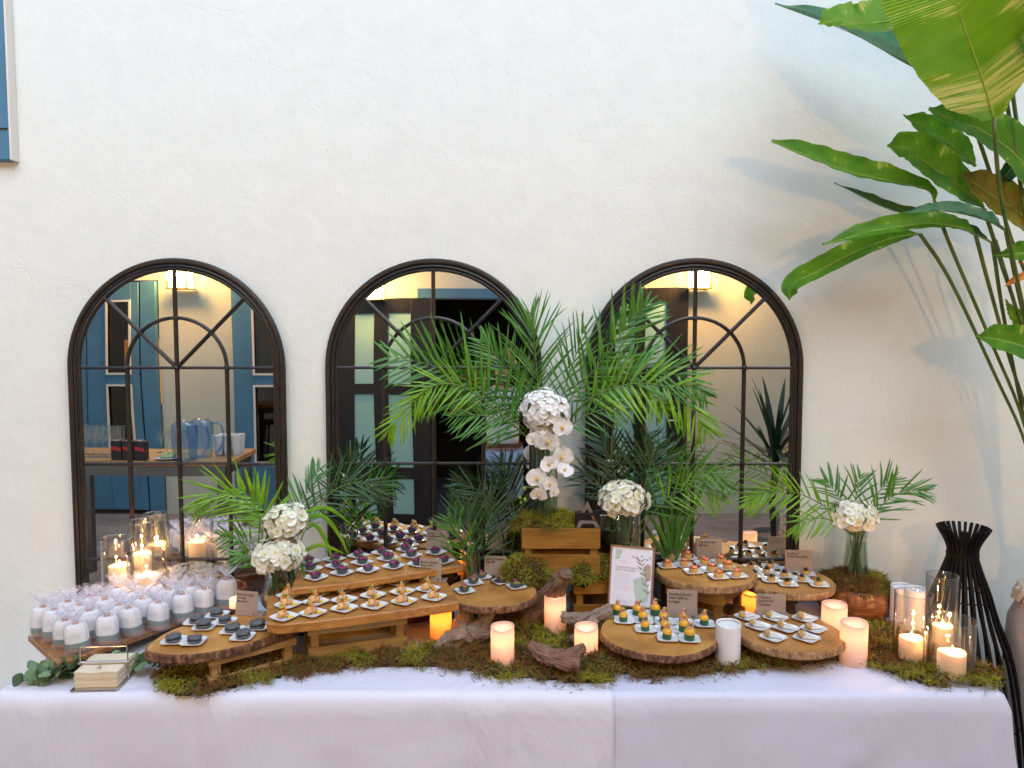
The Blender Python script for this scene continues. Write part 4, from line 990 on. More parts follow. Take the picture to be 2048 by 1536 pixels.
# the same kind of amber glow behind the shortrib foot
led_candle(1500, 1262, 1180, 40, 'amber candle behind the shortrib slab, seen in the right mirror', lit=1, mtl=m_ledo, y=3.16)
m_hur = glass('hurricane_glass', (.965, .965, .96), 2.4)
m_waxf = mat('cream_wax', (.90, .72, .50), .45, sub=.5)
m_flame = mat('flame', (1, .6, .2), .5, em=((1.0, .55, .16), 16)); m_wick = mat('wick', (.01, .01, .01), .9)
def hurricane(u, y, gw, vt, cu, cw, ct, label, z0=TZ):
    x = PY(u, 1200, y).x; k = (y*1.0+.06)/F; r = gw/2*k; zt = PY(u, vt, y).z; h = zt-z0
    t = thing('glass_cylinder', label+' glass cylinder', 'glass', (x, y, z0), 'glass hurricane cylinders')
    MB().lathe([(r*.2, .0), (r, 0), (r, h*.3), (r, h-.002), (r-.0012, h), (r-.0024, h-.002), (r-.0026, .006), (r*.2, .006)], 48, (x, y, z0+.001), cap0=False, cap1=False).build('glass_wall', m_hur, t)
    MB().tube([(x+r*math.cos(a/36*6.2832), y+r*math.sin(a/36*6.2832), zt) for a in range(37)], .0016, 6).build('rim', m_cl, t)
    cx = PY(cu, 1200, y).x; cr_ = cw/2*k; cz = PY(cu, ct, y).z
    c = thing('pillar_candle', 'burning cream pillar candle inside '+label+' glass', 'candle', (cx, y, z0+.008), 'burning pillar candles')
    MB().lathe([(cr_, 0), (cr_, cz-z0-.012), (cr_*.96, cz-z0-.008), (cr_*.7, cz-z0-.0115), (0, cz-z0-.0125)], 36, (cx, y, z0+.008), cap1=False, fn=lambda a_, z_, t_: (a_*(1+.01*math.sin(t_*3)), z_+(.0025*math.sin(t_*2+cx) if z_ > .02 and a_ > cr_*.5 else 0))).build('wax', m_waxf, c, 60)
    b = cz-.006
    MB().tube([(cx, y, b), (cx+.001, y, b+.006)], .0008, 6).build('wick', m_wick, c)
    MB().lathe([(.0012, 0), (.0036, .005), (.0040, .009), (.0022, .017), (.0, .024)], 12, (cx+.001, y, b+.004), cap1=False).build('flame', m_flame, c, 180)
    ld = bpy.data.lights.new('flame_light', 'POINT'); ld.energy = .42; ld.color = (1, .50, .20); ld.shadow_soft_size = .005
    lo = bpy.data.objects.new('flame_light', ld); COL.objects.link(lo); lo.location = (cx+.001, y, b+.033)
hurricane(238, 3.10, 60, 1076, 241, 40, 1130, 'the left hand')
hurricane(287, 3.20, 46, 1042, 286, 36, 1106, 'the tallest left')
hurricane(295, 3.02, 72, 1104, 295, 36, 1150, 'the wide short left')
hurricane(1827, 2.66, 70, 1186, 1825, 44, 1274, 'the left of the right hand')
hurricane(1883, 2.76, 58, 1150, 1886, 40, 1250, 'the tall rear right')
hurricane(1904, 2.54, 90, 1238, 1908, 52, 1303, 'the wide front right')
# ------------------------------------------------------------------ menu cards and the frame
m_card = sheer('frosted_acrylic', (.62, .50, .42), .80, .45, .4); m_text = mat('black_print', (.012, .010, .010), .6)
def text(body, par, M, size, mtl, name='lettering', bold=.0, shear=0, space=1.0):
    cu = bpy.data.curves.new(name, 'FONT'); cu.body = body; cu.size = size; cu.offset = bold; cu.shear = shear; cu.space_line = .95; cu.space_character = space; cu.resolution_u = 2
    o = bpy.data.objects.new(name, cu); COL.objects.link(o); bpy.context.view_layer.update()
    me = bpy.data.meshes.new_from_object(o.evaluated_get(bpy.context.evaluated_depsgraph_get())); bpy.data.objects.remove(o)
    me.materials.clear(); me.materials.append(mtl); me.name = name
    return place(name, me, par, M)
def menu_card(body, u, vb, z, w, h, yaw, lines_sz, label, icon=False, tl=-8):
    c = PZ(u, vb, z); t = thing('menu_card', label, 'card', (c.x, c.y, z+.0008), 'frosted menu cards'); t.rotation_euler = (0, 0, yaw)
    place('panel', MB().box((0, 0, h/2), (w, .003, h), bev=.0006).mesh('panel', m_card), t, Matrix.Rotation(R(tl), 4, 'X'))
    place('foot', MB().box((.012, .028, .0015), (w*1.1, .05, .003)).mesh('foot', m_card), t)
    Mx = Matrix.Rotation(R(tl), 4, 'X') @ Matrix.Translation((-w*.44, -.0021, h*.80)) @ Matrix.Rotation(R(90), 4, 'X')
    text(body, t, Mx, lines_sz, m_text, bold=.00022)
    if icon:
        n = body.count('\n'); wid = {'Tart': .030, 'Pate': .030}[body.split('\n')[-1].strip()]
        Mi = Matrix.Rotation(R(tl), 4, 'X') @ Matrix.Translation((-w*.44+wid, -.0021, h*.80-n*lines_sz*.95+lines_sz*.33))
        place('emblem', MB().lathe([(.0042, 0), (.0042, .0006)], 16).mesh('emblem', m_text), t, Mi @ Matrix.Rotation(R(90), 4, 'X'))
        text('v', t, Mi @ Matrix.Translation((-.0015, -.0010, -.0018)) @ Matrix.Rotation(R(90), 4, 'X'), .006, m_card)
    # caret shaped emblem with a low bar
    g = MB(); s_ = .0042
    for (a, b) in (((-1, 0), (0, 2.1)), ((1, 0), (0, 2.1)), ((-.7, .35), (.7, .35))):
        d = Vector((b[0]-a[0], b[1]-a[1])).normalized(); nn = Vector((-d.y, d.x))*.17
        g.add([(s_*(a[0]-nn.x), 0, s_*(a[1]-nn.y)), (s_*(b[0]-nn.x), 0, s_*(b[1]-nn.y)), (s_*(b[0]+nn.x), 0, s_*(b[1]+nn.y)), (s_*(a[0]+nn.x), 0, s_*(a[1]+nn.y))], [(0, 1, 2, 3)])
    place('emblem', g.mesh('emblem', m_text, 0), t, Matrix.Rotation(R(tl), 4, 'X') @ Matrix.Translation((w*.36, -.0021, h*.07)))
menu_card('Black & Gold\nNutella\nMacaron', 492, 1232, .88, .090, .090, R(-14), .0125, 'frosted card reading Black & Gold Nutella Macaron')
menu_card('Purple\nCauliflower\nTart', 873, 1100, .99, .092, .082, R(-8), .0125, 'frosted card reading Purple Cauliflower Tart', True)
menu_card('Brown Butter\nSous Vide\nScallops', 860, 1164, .94, .090, .090, R(-8), .0125, 'frosted card reading Brown Butter Sous Vide Scallops')
menu_card('Corn Duxelles\nPate', 990, 1154, .93, .088, .084, R(-6), .0125, 'frosted card reading Corn Duxelles Pate', True)
menu_card('Tea Smoked\nSalmon', 1419, 1119, .95, .108, .086, R(-3), .0145, 'frosted card reading Tea Smoked Salmon')
menu_card('Confit of\nPulled Shortribs', 1598, 1147, .92, .112, .096, R(-4), .0130, 'frosted card reading Confit of Pulled Shortribs')
menu_card('Smoked Duck\nwith Saffron\nLongan', 1364, 1238, .84, .112, .108, R(-10), .0145, 'frosted card reading Smoked Duck with Saffron Longan')
menu_card('Cilantro\nSpearmint\nChicken', 1541, 1233, .84, .112, .086, R(-4), .0145, 'frosted card reading Cilantro Spearmint Chicken', tl=-1)
# framed menu
m_fr = mat('rose_brass_frame', (.42, .26, .19), .35, .7); m_pap = mat('menu_paper', (.78, .78, .90), .6)
m_sg = mat('sage_wash', (.47, .58, .53), .7); m_brn = mat('brown_wash', (.42, .34, .27), .7); m_lf = mat('leaf_ink', (.20, .22, .19), .7)
fc = PZ(1259, 1214, .8408); fm = thing('framed_menu', 'framed printed wedding menu with a leafy drawing, standing behind the duck canapes', 'frame', (fc.x, fc.y-.005, .8408)); fm.rotation_euler = (R(-11), R(2.5), R(-9))
FW, FH = .168, .238
place('sheet', MB().box((0, 0, FH/2), (FW-.008, .003, FH-.008)).mesh('sheet', m_pap), fm)
for (x, z, a, b) in ((-FW/2, FH/2, .007, FH), (FW/2, FH/2, .007, FH)): place('frame_side', MB().box((x, 0, z), (a, .014, b), bev=.001).mesh('frame_side', m_fr), fm)
for z in (0.0035, FH-.0035): place('frame_rail', MB().box((0, 0, z), (FW-.0075, .013, .007), bev=.001).mesh('frame_rail', m_fr), fm)
place('strut', MB().box((0, .045, .075), (.03, .003, .16)).mesh('strut', m_fr), fm, Matrix.Rotation(R(14), 4, 'X'))
def flat(pts, name, mtl, yy): place(name, MB().add([(x, yy, z) for x, z in pts], [tuple(range(len(pts)))]).mesh(name, mtl, 0), fm)
flat([(-.066, .222), (-.038, .222), (-.040, .212), (-.046, .200), (-.050, .184), (-.066, .182)], 'sage_patch', m_sg, -.0018)
flat([(.008, .110), (.03, .118), (.060, .105), (.072, .06), (.068, .03), (.048, .022), (.02, .036), (.012, .07)], 'sage_patch', m_sg, -.0018)
flat([(.045, .16), (.062, .175), (.074, .165), (.075, .11), (.060, .105), (.05, .125)], 'brown_patch', m_brn, -.0019)
g = MB(); r_ = random.Random(4)
def pl(a, b, w_): 
    d = (Vector(b)-Vector(a)).normalized(); nn = Vector((-d.y, d.x))*w_; A = Vector(a); B = Vector(b); mid = (A+B)/2
    g.add([(A.x, -.0023, A.y), ((mid-nn).x, -.0023, (mid-nn).y), (B.x, -.0023, B.y), ((mid+nn).x, -.0023, (mid+nn).y)], [(0, 1, 2, 3)])
stem = [(.070, .045), (.062, .08), (.052, .12), (.040, .155), (.030, .185)]
for a, b in zip(stem, stem[1:]): pl(a, b, .0012)
for i, (x, z) in enumerate([(.066, .06), (.060, .085), (.055, .105), (.050, .125), (.044, .145), (.038, .165), (.034, .18)]):
    for s_ in (-1, 1):
        L = .026 if s_ < 0 else .014; pl((x, z), (x+s_*L*.8, z+L*.7), .0030)
for i in range(7): x, z = .0+.011*i, .198-.006*(i % 3); pl((x, z), (x+.009, z+.009*(i % 2)-.003), .003)
place('drawing', g.mesh('drawing', m_lf, 0), fm)
FT = lambda x, z: Matrix.Translation((x, -.0022, z)) @ Matrix.Rotation(R(90), 4, 'X')
text('Wedding Reception of\nNoah Ted & Julian', fm, FT(-.066, .150), .0110, m_lf, 'script', shear=.4)
for i in range(9):
    flat([(-.066, .128-.0075*i), (-.066+.058+.012*((i*5) % 3)/3, .128-.0075*i), (-.066+.058+.012*((i*5) % 3)/3, .1272-.0075*i), (-.066, .1272-.0075*i)][::-1], 'text_line', m_ink, -.002)
for x0_, x1_, z_ in ((-.052, -.018, .178), (-.045, -.022, .171), (-.06, -.03, .045), (-.055, -.035, .035)): flat([(x0_, z_), (x1_, z_), (x1_, z_-.0009), (x0_, z_-.0009)][::-1], 'text_line', m_ink, -.002)
# dark emblem block on the upper crate
ab = thing('emblem_block', 'dark block with a large grey letter A and tiny gold blossoms on the upper crate', 'sign', (PY(1176, 1056, 3.01).x, 3.04, 1.148))
bx_ = ab.location.x; m_grA = mat('taupe', (.17, .14, .14), .6); m_blA = mat('black_block', (.008, .006, .008), .4)
MB().box((bx_, 3.04, 1.148+.028), (.098, .045, .056), bev=.001).build('block', m_blA, ab)
def pr(pts, y0, y1): n = len(pts); return MB().add([(bx_+x, y, 1.148+z) for y in (y0, y1) for x, z in pts], [tuple(range(n)), tuple(range(2*n-1, n-1, -1))]+[(i, i+n, (i+1) % n+n, (i+1) % n) for i in range(n)])
pr([(-.046, .0005), (-.030, .0005), (-.022, .016), (.020, .016), (.030, .0005), (.047, .0005), (.032, .028), (-.034, .028)], 3.012, 3.0172).build('letter', m_grA, ab, 0)
pr([(-.024, .0565), (-.012, .0565), (-.002, .072), (.008, .0565), (.022, .0565), (-.001, .104)], 3.03, 3.036).build('letter', m_grA, ab, 0)
lumps(ab, 'gold_blossom', m_gold, [(bx_+.020+.008*math.cos(i*1.1)*((i % 3)/2), 3.011, 1.148+.040+.008*math.sin(i*1.1)*((i % 3)/2), .0036) for i in range(8)], 3, 8, 6)
for o_ in ab.children:
    pass
# ------------------------------------------------------------------ napkins
na = PZ(200, 1372, TZ); nt_ = thing('napkin_holder', 'chrome napkin holder with a weighted bar on the front left of the table', 'holder', (na.x, na.y+.03, TZ+.002)); nt_.rotation_euler = (0, 0, R(4))
def L_(mb, name, mtl, par, sm=35): return place(name, mb.mesh(name, mtl, sm), par)
L_(MB().box((0, .01, .006), (.150, .178, .003), bev=.001), 'tray', m_steel, nt_)
for sx in (-1, 1):
    for y in (-.066, .085): L_(MB().lathe([(.005, 0), (.005, .005)], 12, (sx*.058, y, 0)), 'foot', m_steel, nt_)
L_(MB().tube([(-.077, 0, .012), (-.077, 0, .115), (-.074, 0, .119), (.074, 0, .119), (.077, 0, .115), (.077, 0, .012)], .0026, 8), 'handle', m_steel, nt_)
L_(MB().tube([(-.084, 0, .066), (.084, 0, .066)], .0055, 12), 'weight_bar', m_steel, nt_)
np_ = thing('napkins', 'stack of cream paper napkins printed with a small grey mark in the chrome holder', 'napkins', (na.x, na.y+.03, TZ+.0105)); np_.rotation_euler = (0, 0, R(4))
m_nap = mat('cream_napkin', (.76, .66, .48), .8, bmp=.0005, bs=300)
for k in range(9):
    z0 = .0056*k
    def fn(a, b, top): 
        x = (a-.5)*.136; y = -.062+b*.150; z = z0+(.0052 if top else 0)
        z += .0016*math.sin(a*9+1)*(k/8)*(1-b)*1.2+(.005*math.sin(math.pi*b)*(k/8) if b > .45 else 0)*math.exp(-((b-.8)/.25)**2)*1.5
        return (x+.0012*math.sin(k*2.1), y+.0012*math.cos(k*1.7), z)
    g = MB(); N = 14; M_ = 8
    top = [fn(i/N, j/M_, 1) for j in range(M_+1) for i in range(N+1)]; bot = [fn(i/N, j/M_, 0) for j in range(M_+1) for i in range(N+1)]
    q = len(top); fs = []
    for j in range(M_):
        for i in range(N): a = j*(N+1)+i; fs.append((a, a+1, a+N+2, a+N+1)); fs.append((q+a, q+a+N+1, q+a+N+2, q+a+1))
    rim = [i for i in range(N+1)]+[j*(N+1)+N for j in range(1, M_+1)]+[M_*(N+1)+i for i in range(N-1, -1, -1)]+[j*(N+1) for j in range(M_-1, 0, -1)]
    for a, b in zip(rim, rim[1:]+rim[:1]): fs.append((a, q+a, q+b, b))
    g.add(top+bot, fs); L_(g, 'napkin', m_nap, np_, 30)
g = MB(); s_ = .011
for (a, b) in (((-1, 0), (0, 2.0)), ((1, 0), (0, 2.0)), ((-.7, .5), (.7, .5))):
    d = Vector((b[0]-a[0], b[1]-a[1])).normalized(); nn = Vector((-d.y, d.x))*.16
    g.add([(s_*(a[0]-nn.x)*.6, -.045+s_*(a[1]-nn.y), .0558), (s_*(b[0]-nn.x)*.6, -.045+s_*(b[1]-nn.y), .0558), (s_*(b[0]+nn.x)*.6, -.045+s_*(b[1]+nn.y), .0558), (s_*(a[0]+nn.x)*.6, -.045+s_*(a[1]+nn.y), .0558)], [(0, 1, 2, 3)])
L_(g, 'printed_mark', m_text, np_, 0)
# ------------------------------------------------------------------ black slatted stand and the roped pot
sx_, sy_ = PY(1927, 1060, 3.02).x, 3.02
stn = thing('slatted_stand', 'black slatted hourglass stand on the floor at the right end of the table', 'stand', (sx_, sy_, 0))
prof = [(.25, 0), (.24, .25), (.215, .46), (.18, .65), (.13, .79), (.10, .89), (.066, .985), (.052, 1.04), (.060, 1.085), (.094, 1.150)]
SP = spline([(r, 0, z) for r, z in prof], 40); ns = 26
for k in range(ns):
    a = 2*math.pi*k/ns; ca, sa = math.cos(a), math.sin(a); g = MB(); vs = []
    for i, p in enumerate(SP):
        tn = (SP[min(i+1, 40)]-SP[max(i-1, 0)]).normalized(); nr = Vector((tn.z, 0, -tn.x)); hw = .0054
        for (u_, v_) in ((-1, -1), (1, -1), (1, 1), (-1, 1)):
            rr = p.x+nr.x*v_*.005; zz = p.z+nr.z*v_*.005
            vs.append((sx_+rr*ca-u_*hw*sa, sy_+rr*sa+u_*hw*ca, zz))
    n = len(SP); fs = [(i*4+j, i*4+(j+1) % 4, (i+1)*4+(j+1) % 4, (i+1)*4+j) for i in range(n-1) for j in range(4)]+[(3, 2, 1, 0), (n*4-4, n*4-3, n*4-2, n*4-1)]
    g.add(vs, fs).build('slat', m_blk, stn)
for z, r in ((1.04, .049), (.93, .088), (.87, .107), (.4, .222)):
    MB().tube([(sx_+r*math.cos(i/30*6.2832), sy_+r*math.sin(i/30*6.2832), z) for i in range(31)], .003 if z < 1 else .012, 6).build('hoop', m_blk, stn)
px_ = PY(2094, 1300, 2.98).x; m_sand = mat('sandy_pot', (.40, .36, .31), .85, var=.1, bmp=.001, bs=60); m_rope = mat('rope', (.48, .41, .33), .85, bmp=.001, bs=400)
pt_ = thing('roped_pot', 'sand coloured pot with a thick rope knot at the right edge of the picture', 'pot', (px_, 2.98, 0))
MB().lathe([(.09, 0), (.14, .15), (.155, .5), (.14, .78), (.105, .865), (.09, .872)], 36, (px_, 2.98, .002)).build('body', m_sand, pt_)
for q in range(2): MB().tube([(px_+(.11-.012*q)*math.cos(i/40*6.2832), 2.98+(.11-.012*q)*math.sin(i/40*6.2832), .885+.026*q) for i in range(41)], .015, 10).build('rope', m_rope, pt_)
for i in range(7): a = R(165+i*16); MB().tube([(px_+.125*math.cos(a), 2.98+.125*math.sin(a), .865), (px_+.118*math.cos(a+.1), 2.98+.118*math.sin(a+.1), .905), (px_+.08*math.cos(a+.2), 2.98+.08*math.sin(a+.2), .92)], .0115, 8).build('strand', m_rope, pt_)
# ------------------------------------------------------------------ vases
m_vase = glass('vase_glass', (.90, .94, .92), 1.8)
m_water = glass('vase_water', (.80, .86, .76), .8)
m_stem = mat('green_stem', (.07, .14, .025), .5, c2=(.16, .22, .05), vs=30)
m_peb = mat('pale_pebbles', (.30, .29, .18), .7, c2=(.5, .47, .36), vs=120, bmp=.003, bs=150)
def vase(label, x, y, z, prof, stems=7, water=.6, pebbles=0, lean=.5, seed=0, hh=0):
    t = thing('glass_vase', label, 'vase', (x, y, z)); h = prof[-1][1]; c = (x, y, z+.001)
    MB().lathe([(prof[0][0]*.3, 0)]+prof+[(r-.0025, zz) for r, zz in prof[::-1][:-1]]+[(prof[0][0]-.004, .006), (.002, .006)], 40, c, cap0=False, cap1=False).build('glass_wall', m_vase, t, 60)
    MB().tube([(x+prof[-1][0]*math.cos(a/30*6.2832), y+prof[-1][0]*math.sin(a/30*6.2832), z+h) for a in range(31)], .0015, 6).build('rim', m_cl, t)
    def rad(zz):
        for (r0, z0), (r1, z1) in zip(prof, prof[1:]):
            if z0 <= zz <= z1: return r0+(r1-r0)*(zz-z0)/max(1e-6, z1-z0)
        return prof[-1][0]
    if pebbles: MB().lathe([(rad(0)*.9, .007), (rad(pebbles)*.93, pebbles*.5), (rad(pebbles)*.9, pebbles), (0, pebbles+.005)], 24, c, cap0=False, cap1=False).build('pebbles', m_peb, t)
    if water: MB().lathe([(rad(.01)-.006, .008), (rad(h*water)-.0035, h*water), (0, h*water+.0005)], 32, c, cap0=False, cap1=False).build('water', m_water, t)
    r_ = random.Random(seed)
    for k in range(stems):
        a = r_.uniform(0, 6.28); b = a+math.pi+r_.uniform(-.8, .8); rb = rad(.012)*.7*r_.random()**.5; rt = rad(h)*.75*r_.random()**.5
        MB().tube([(x+rb*math.cos(b), y+rb*math.sin(b), z+.012), (x+(rb*math.cos(b)+rt*math.cos(a))*.5, y+(rb*math.sin(b)+rt*math.sin(a))*.5, z+h*.55), (x+rt*math.cos(a), y+rt*math.sin(a), z+h+.015)], r_.uniform(.0022, .0042), 6).build('stem', m_stem, t)
    return t
cv = PY(1089, 1000, 3.10); vase('tall clear cylinder vase of stems standing in the upper crate behind the orchids', cv.x, 3.10, 1.12, [(.052, 0), (.053, .15), (.053, .39)], 11, .5, seed=1)
hv = PY(1251, 1100, 3.08); vase('clear cylinder vase with water and pale pebbles under the middle hydrangea, behind the menu frame', hv.x, 3.08, .957, [(.052, 0), (.052, .27)], 10, .45, .07, seed=2)
lv_ = PY(551, 1190, 2.90); vase('small flared glass vase with hydrangeas between gift bags and tarts', lv_.x, 2.90, .9015, [(.046, 0), (.044, .02), (.034, .10)], 7, .7, seed=3)
vase('small clear vase just behind the flared hydrangea vase', PY(584, 1160, 3.0).x, 3.0, .9015, [(.034, 0), (.030, .14)], 4, .5, seed=4)
rv = PY(1712, 1110, 3.13); vase('waisted glass vase packed with green stems on the ribbed bowl', rv.x, 3.13, .878, [(.058, 0), (.056, .02), (.044, .12), (.040, .20), (.046, .235)], 22, .75, seed=5)
kv = PY(943, 1150, 3.02); vase('clear glass vase of dark palm leaves behind the corn slab', kv.x, 3.04, TZ+.003, [(.034, 0), (.036, .3)], 8, .5, seed=6)
sv = PY(1342, 1110, 3.22); vase('short glass tumbler of strappy leaves behind the salmon tarts', sv.x, 3.22, TZ+.14, [(.032, 0), (.036, .12)], 8, .5, seed=7)
MB_ = thing('stand_block', 'dark wooden block under the tumbler of strappy leaves', 'block', (sv.x, 3.22, TZ+.003)); MB().box((sv.x, 3.22, TZ+.071), (.1, .1, .134), bev=.003).build('block', w_dark, MB_)
bv = PY(697, 1110, 3.24); vase('dark narrow vase of arching leaves behind the purple tarts', bv.x, 3.235, TZ+.003, [(.022, 0), (.024, .27)], 5, 0, seed=8)
# ------------------------------------------------------------------ palm fronds
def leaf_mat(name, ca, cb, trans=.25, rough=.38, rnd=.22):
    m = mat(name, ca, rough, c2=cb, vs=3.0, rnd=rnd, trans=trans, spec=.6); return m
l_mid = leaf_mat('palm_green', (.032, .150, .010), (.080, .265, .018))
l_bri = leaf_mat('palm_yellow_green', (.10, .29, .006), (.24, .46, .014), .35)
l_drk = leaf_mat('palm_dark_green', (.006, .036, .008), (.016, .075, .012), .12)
m_rach = mat('frond_stalk', (.10, .19, .03), .5)
def leaflet(mtl, bend, fold, sd_):
    def fn(a, b):
        w_ = .046*min(1, a*6+.15)*(1-a)**.5*(1+.35*a); q = b*2-1
        return (a-.06*bend*a**3, q*w_+.02*sd_*a*a, -bend*a*a*.33-abs(q)*w_*fold)
    return MB().grid(fn, 7, 2).mesh('leaflet', mtl, 180)
LF = {m.name: [leaflet(m, b, f, s_) for b, f, s_ in ((.15, .5, 0), (.5, .35, .6), (.9, .3, -.5), (.35, .8, 1.2))] for m in (l_mid, l_bri, l_drk)}
UP = Vector((0, 0, 1))
def frond(label, pts, mtl, n=26, L=.17, t0=.30, a0=62, a1=22, droop=.2, nrm=(0, -1, .25), wid=.78, sides=(1, -1), seed=0, one=None, rr=.0032, group=None):
    P = [PY(u, v, y) for u, v, y in pts]; S = spline(P, 60); r_ = random.Random(seed or int(pts[-1][0]))
    f = thing('palm_frond', label, 'palm frond', P[0], group)
    MB().tube(S, [rr*(1-.75*i/60) for i in range(61)], 6).build('stalk', m_rach, f, 180)
    N0 = Vector(nrm).normalized()
    n = int(n*.86)
    for k in range(n):
        t = t0+(1-t0)*(k+.5+r_.uniform(-.25, .25))/n; i = min(59, int(t*60)); fr = t*60-i; p = S[i].lerp(S[i+1], fr); T = (S[i+1]-S[i]).normalized()
        N = (N0-T*N0.dot(T)).normalized(); Sd = T.cross(N).normalized(); s0 = (t-t0)/(1-t0)
        if r_.random() < .09: continue
        ll = 1.27*L*(.55+.45*math.sin(math.pi*min(1, .12+s0*.95))**.6)*(1-.42*s0**3)*r_.uniform(.88, 1.08)
        al = R(a0+(a1-a0)*s0+r_.uniform(-8, 8))
        for sg in sides:
            d = (T*math.cos(al)+Sd*sg*math.sin(al)+N*r_.uniform(-.05, .30)-UP*droop*r_.uniform(.6, 1.4)).normalized()
            nn = (N+UP*.7+Sd*sg*-.2+Vector((r_.uniform(-.35, .35), r_.uniform(-.2, .2), r_.uniform(-.3, .3)))); nn = (nn-d*nn.dot(d)).normalized(); yv = nn.cross(d)
            M = Matrix(((d.x, yv.x, nn.x, p.x), (d.y, yv.y, nn.y, p.y), (d.z, yv.z, nn.z, p.z), (0, 0, 0, 1)))
            ws = wid*.122/max(.06, ll)
            M = M @ Matrix.Diagonal((ll, ll*ws*r_.uniform(.85, 1.15), ll, 1))
            q = M.translation
            if q.y+max(0, d.y)*ll > WY-.05: # keep clear of the wall and the glass
                sc2 = 1
                M = Matrix(((d.x, yv.x, nn.x, p.x), (d.y*.15, yv.y, nn.y, p.y), (d.z, yv.z, nn.z, p.z), (0, 0, 0, 1))) @ Matrix.Diagonal((ll, ll*ws, ll, 1))
            place('leaflet', r_.choice(LF[mtl.name]), f, M, True)
    if True: # terminal pair
        pass
    return f
G1 = 'palm fronds of the tall centre arrangement'
frond('upright palm frond rising behind the white flowers, between middle and right mirrors', [(1087,905,3.10),(1078,800,3.10),(1070,700,3.12),(1060,625,3.14)], l_mid, 26, .20, .28, 52, 14, -.02, group=G1, seed=1)
frond('long frond sweeping left across the middle mirror, its leaflets standing upright', [(1082,895,3.08),(1035,845,3.02),(955,775,2.95),(870,733,2.90),(775,712,2.86)], l_mid, 26, .22, .14, 66, 28, -.10, sides=(1, -1), group=G1, seed=2, wid=1.1)
frond('bright frond arching left and drooping at its yellowed tip', [(1080,900,3.04),(1010,835,2.95),(930,775,2.88),(860,775,2.84),(800,835,2.82),(778,862,2.82)], l_bri, 28, .13, .30, 50, 20, .25, group=G1, seed=3)
frond('short frond spreading left below the others in the middle mirror', [(1075,890,3.06),(1020,848,2.98),(960,830,2.92),(905,833,2.9)], l_mid, 18, .12, .22, 58, 22, .15, group=G1, seed=4)
frond('inner frond leaning left towards the top of the middle mirror', [(1083,890,3.12),(1050,810,3.12),(1010,735,3.12),(965,680,3.12)], l_mid, 20, .16, .25, 55, 20, .05, group=G1, seed=5)
frond('frond rising right across the left edge of the right mirror', [(1092,895,3.10),(1140,800,3.08),(1200,725,3.06),(1255,655,3.05),(1290,610,3.05)], l_mid, 28, .19, .22, 58, 22, -.05, group=G1, seed=6, wid=1.05)
frond('broad bright frond arching right and drooping in front of the right mirror', [(1095,900,3.06),(1170,805,2.98),(1260,768,2.92),(1345,780,2.88),(1395,835,2.86),(1410,860,2.86)], l_bri, 27, .15, .22, 60, 24, .22, group=G1, seed=7, wid=1.15)
frond('frond reaching far right, nearly level, over the right mirror', [(1095,890,3.04),(1180,800,2.98),(1270,750,2.93),(1350,748,2.90),(1410,790,2.88)], l_mid, 28, .16, .20, 58, 24, .08, group=G1, seed=8, wid=1.05)
frond('thin upright frond between the white flowers and the right mirror', [(1093,890,3.12),(1125,790,3.10),(1150,715,3.10),(1168,655,3.10)], l_mid, 16, .17, .28, 40, 14, -.05, group=G1, seed=9)
frond('low frond bowing right just above the right crate', [(1098,890,3.04),(1150,845,2.98),(1200,820,2.95),(1250,823,2.93)], l_mid, 14, .11, .25, 50, 25, .25, group=G1, seed=10)
G2 = 'dark palm fronds low between the mirrors'
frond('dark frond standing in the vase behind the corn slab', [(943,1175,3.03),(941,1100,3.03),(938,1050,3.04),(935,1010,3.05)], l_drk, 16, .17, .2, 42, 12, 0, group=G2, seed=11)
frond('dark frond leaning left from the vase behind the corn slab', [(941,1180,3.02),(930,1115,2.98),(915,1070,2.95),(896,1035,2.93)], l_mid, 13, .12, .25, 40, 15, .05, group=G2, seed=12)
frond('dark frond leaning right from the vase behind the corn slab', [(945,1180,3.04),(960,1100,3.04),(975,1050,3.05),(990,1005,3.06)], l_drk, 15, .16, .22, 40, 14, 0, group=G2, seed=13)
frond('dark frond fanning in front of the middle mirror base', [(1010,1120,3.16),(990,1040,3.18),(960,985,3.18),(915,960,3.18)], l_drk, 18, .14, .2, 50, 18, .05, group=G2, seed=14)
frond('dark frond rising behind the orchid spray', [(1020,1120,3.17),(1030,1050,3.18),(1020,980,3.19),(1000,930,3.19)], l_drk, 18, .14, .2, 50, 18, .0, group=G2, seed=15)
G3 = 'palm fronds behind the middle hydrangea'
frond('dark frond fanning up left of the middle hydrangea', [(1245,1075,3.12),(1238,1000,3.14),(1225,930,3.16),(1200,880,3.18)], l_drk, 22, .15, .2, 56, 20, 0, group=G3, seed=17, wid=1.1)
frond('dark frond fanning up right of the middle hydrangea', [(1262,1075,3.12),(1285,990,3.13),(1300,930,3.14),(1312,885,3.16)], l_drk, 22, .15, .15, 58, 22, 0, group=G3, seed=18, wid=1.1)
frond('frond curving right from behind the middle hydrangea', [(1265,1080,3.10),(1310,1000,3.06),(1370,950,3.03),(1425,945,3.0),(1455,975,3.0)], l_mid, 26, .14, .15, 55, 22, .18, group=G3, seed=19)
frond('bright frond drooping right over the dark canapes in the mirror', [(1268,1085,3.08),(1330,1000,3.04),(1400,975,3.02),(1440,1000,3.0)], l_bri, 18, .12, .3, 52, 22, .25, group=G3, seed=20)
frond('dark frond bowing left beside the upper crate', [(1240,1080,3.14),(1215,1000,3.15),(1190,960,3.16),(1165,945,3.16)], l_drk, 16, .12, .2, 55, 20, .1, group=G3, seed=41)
G4 = 'palm fronds of the left hydrangea vase'
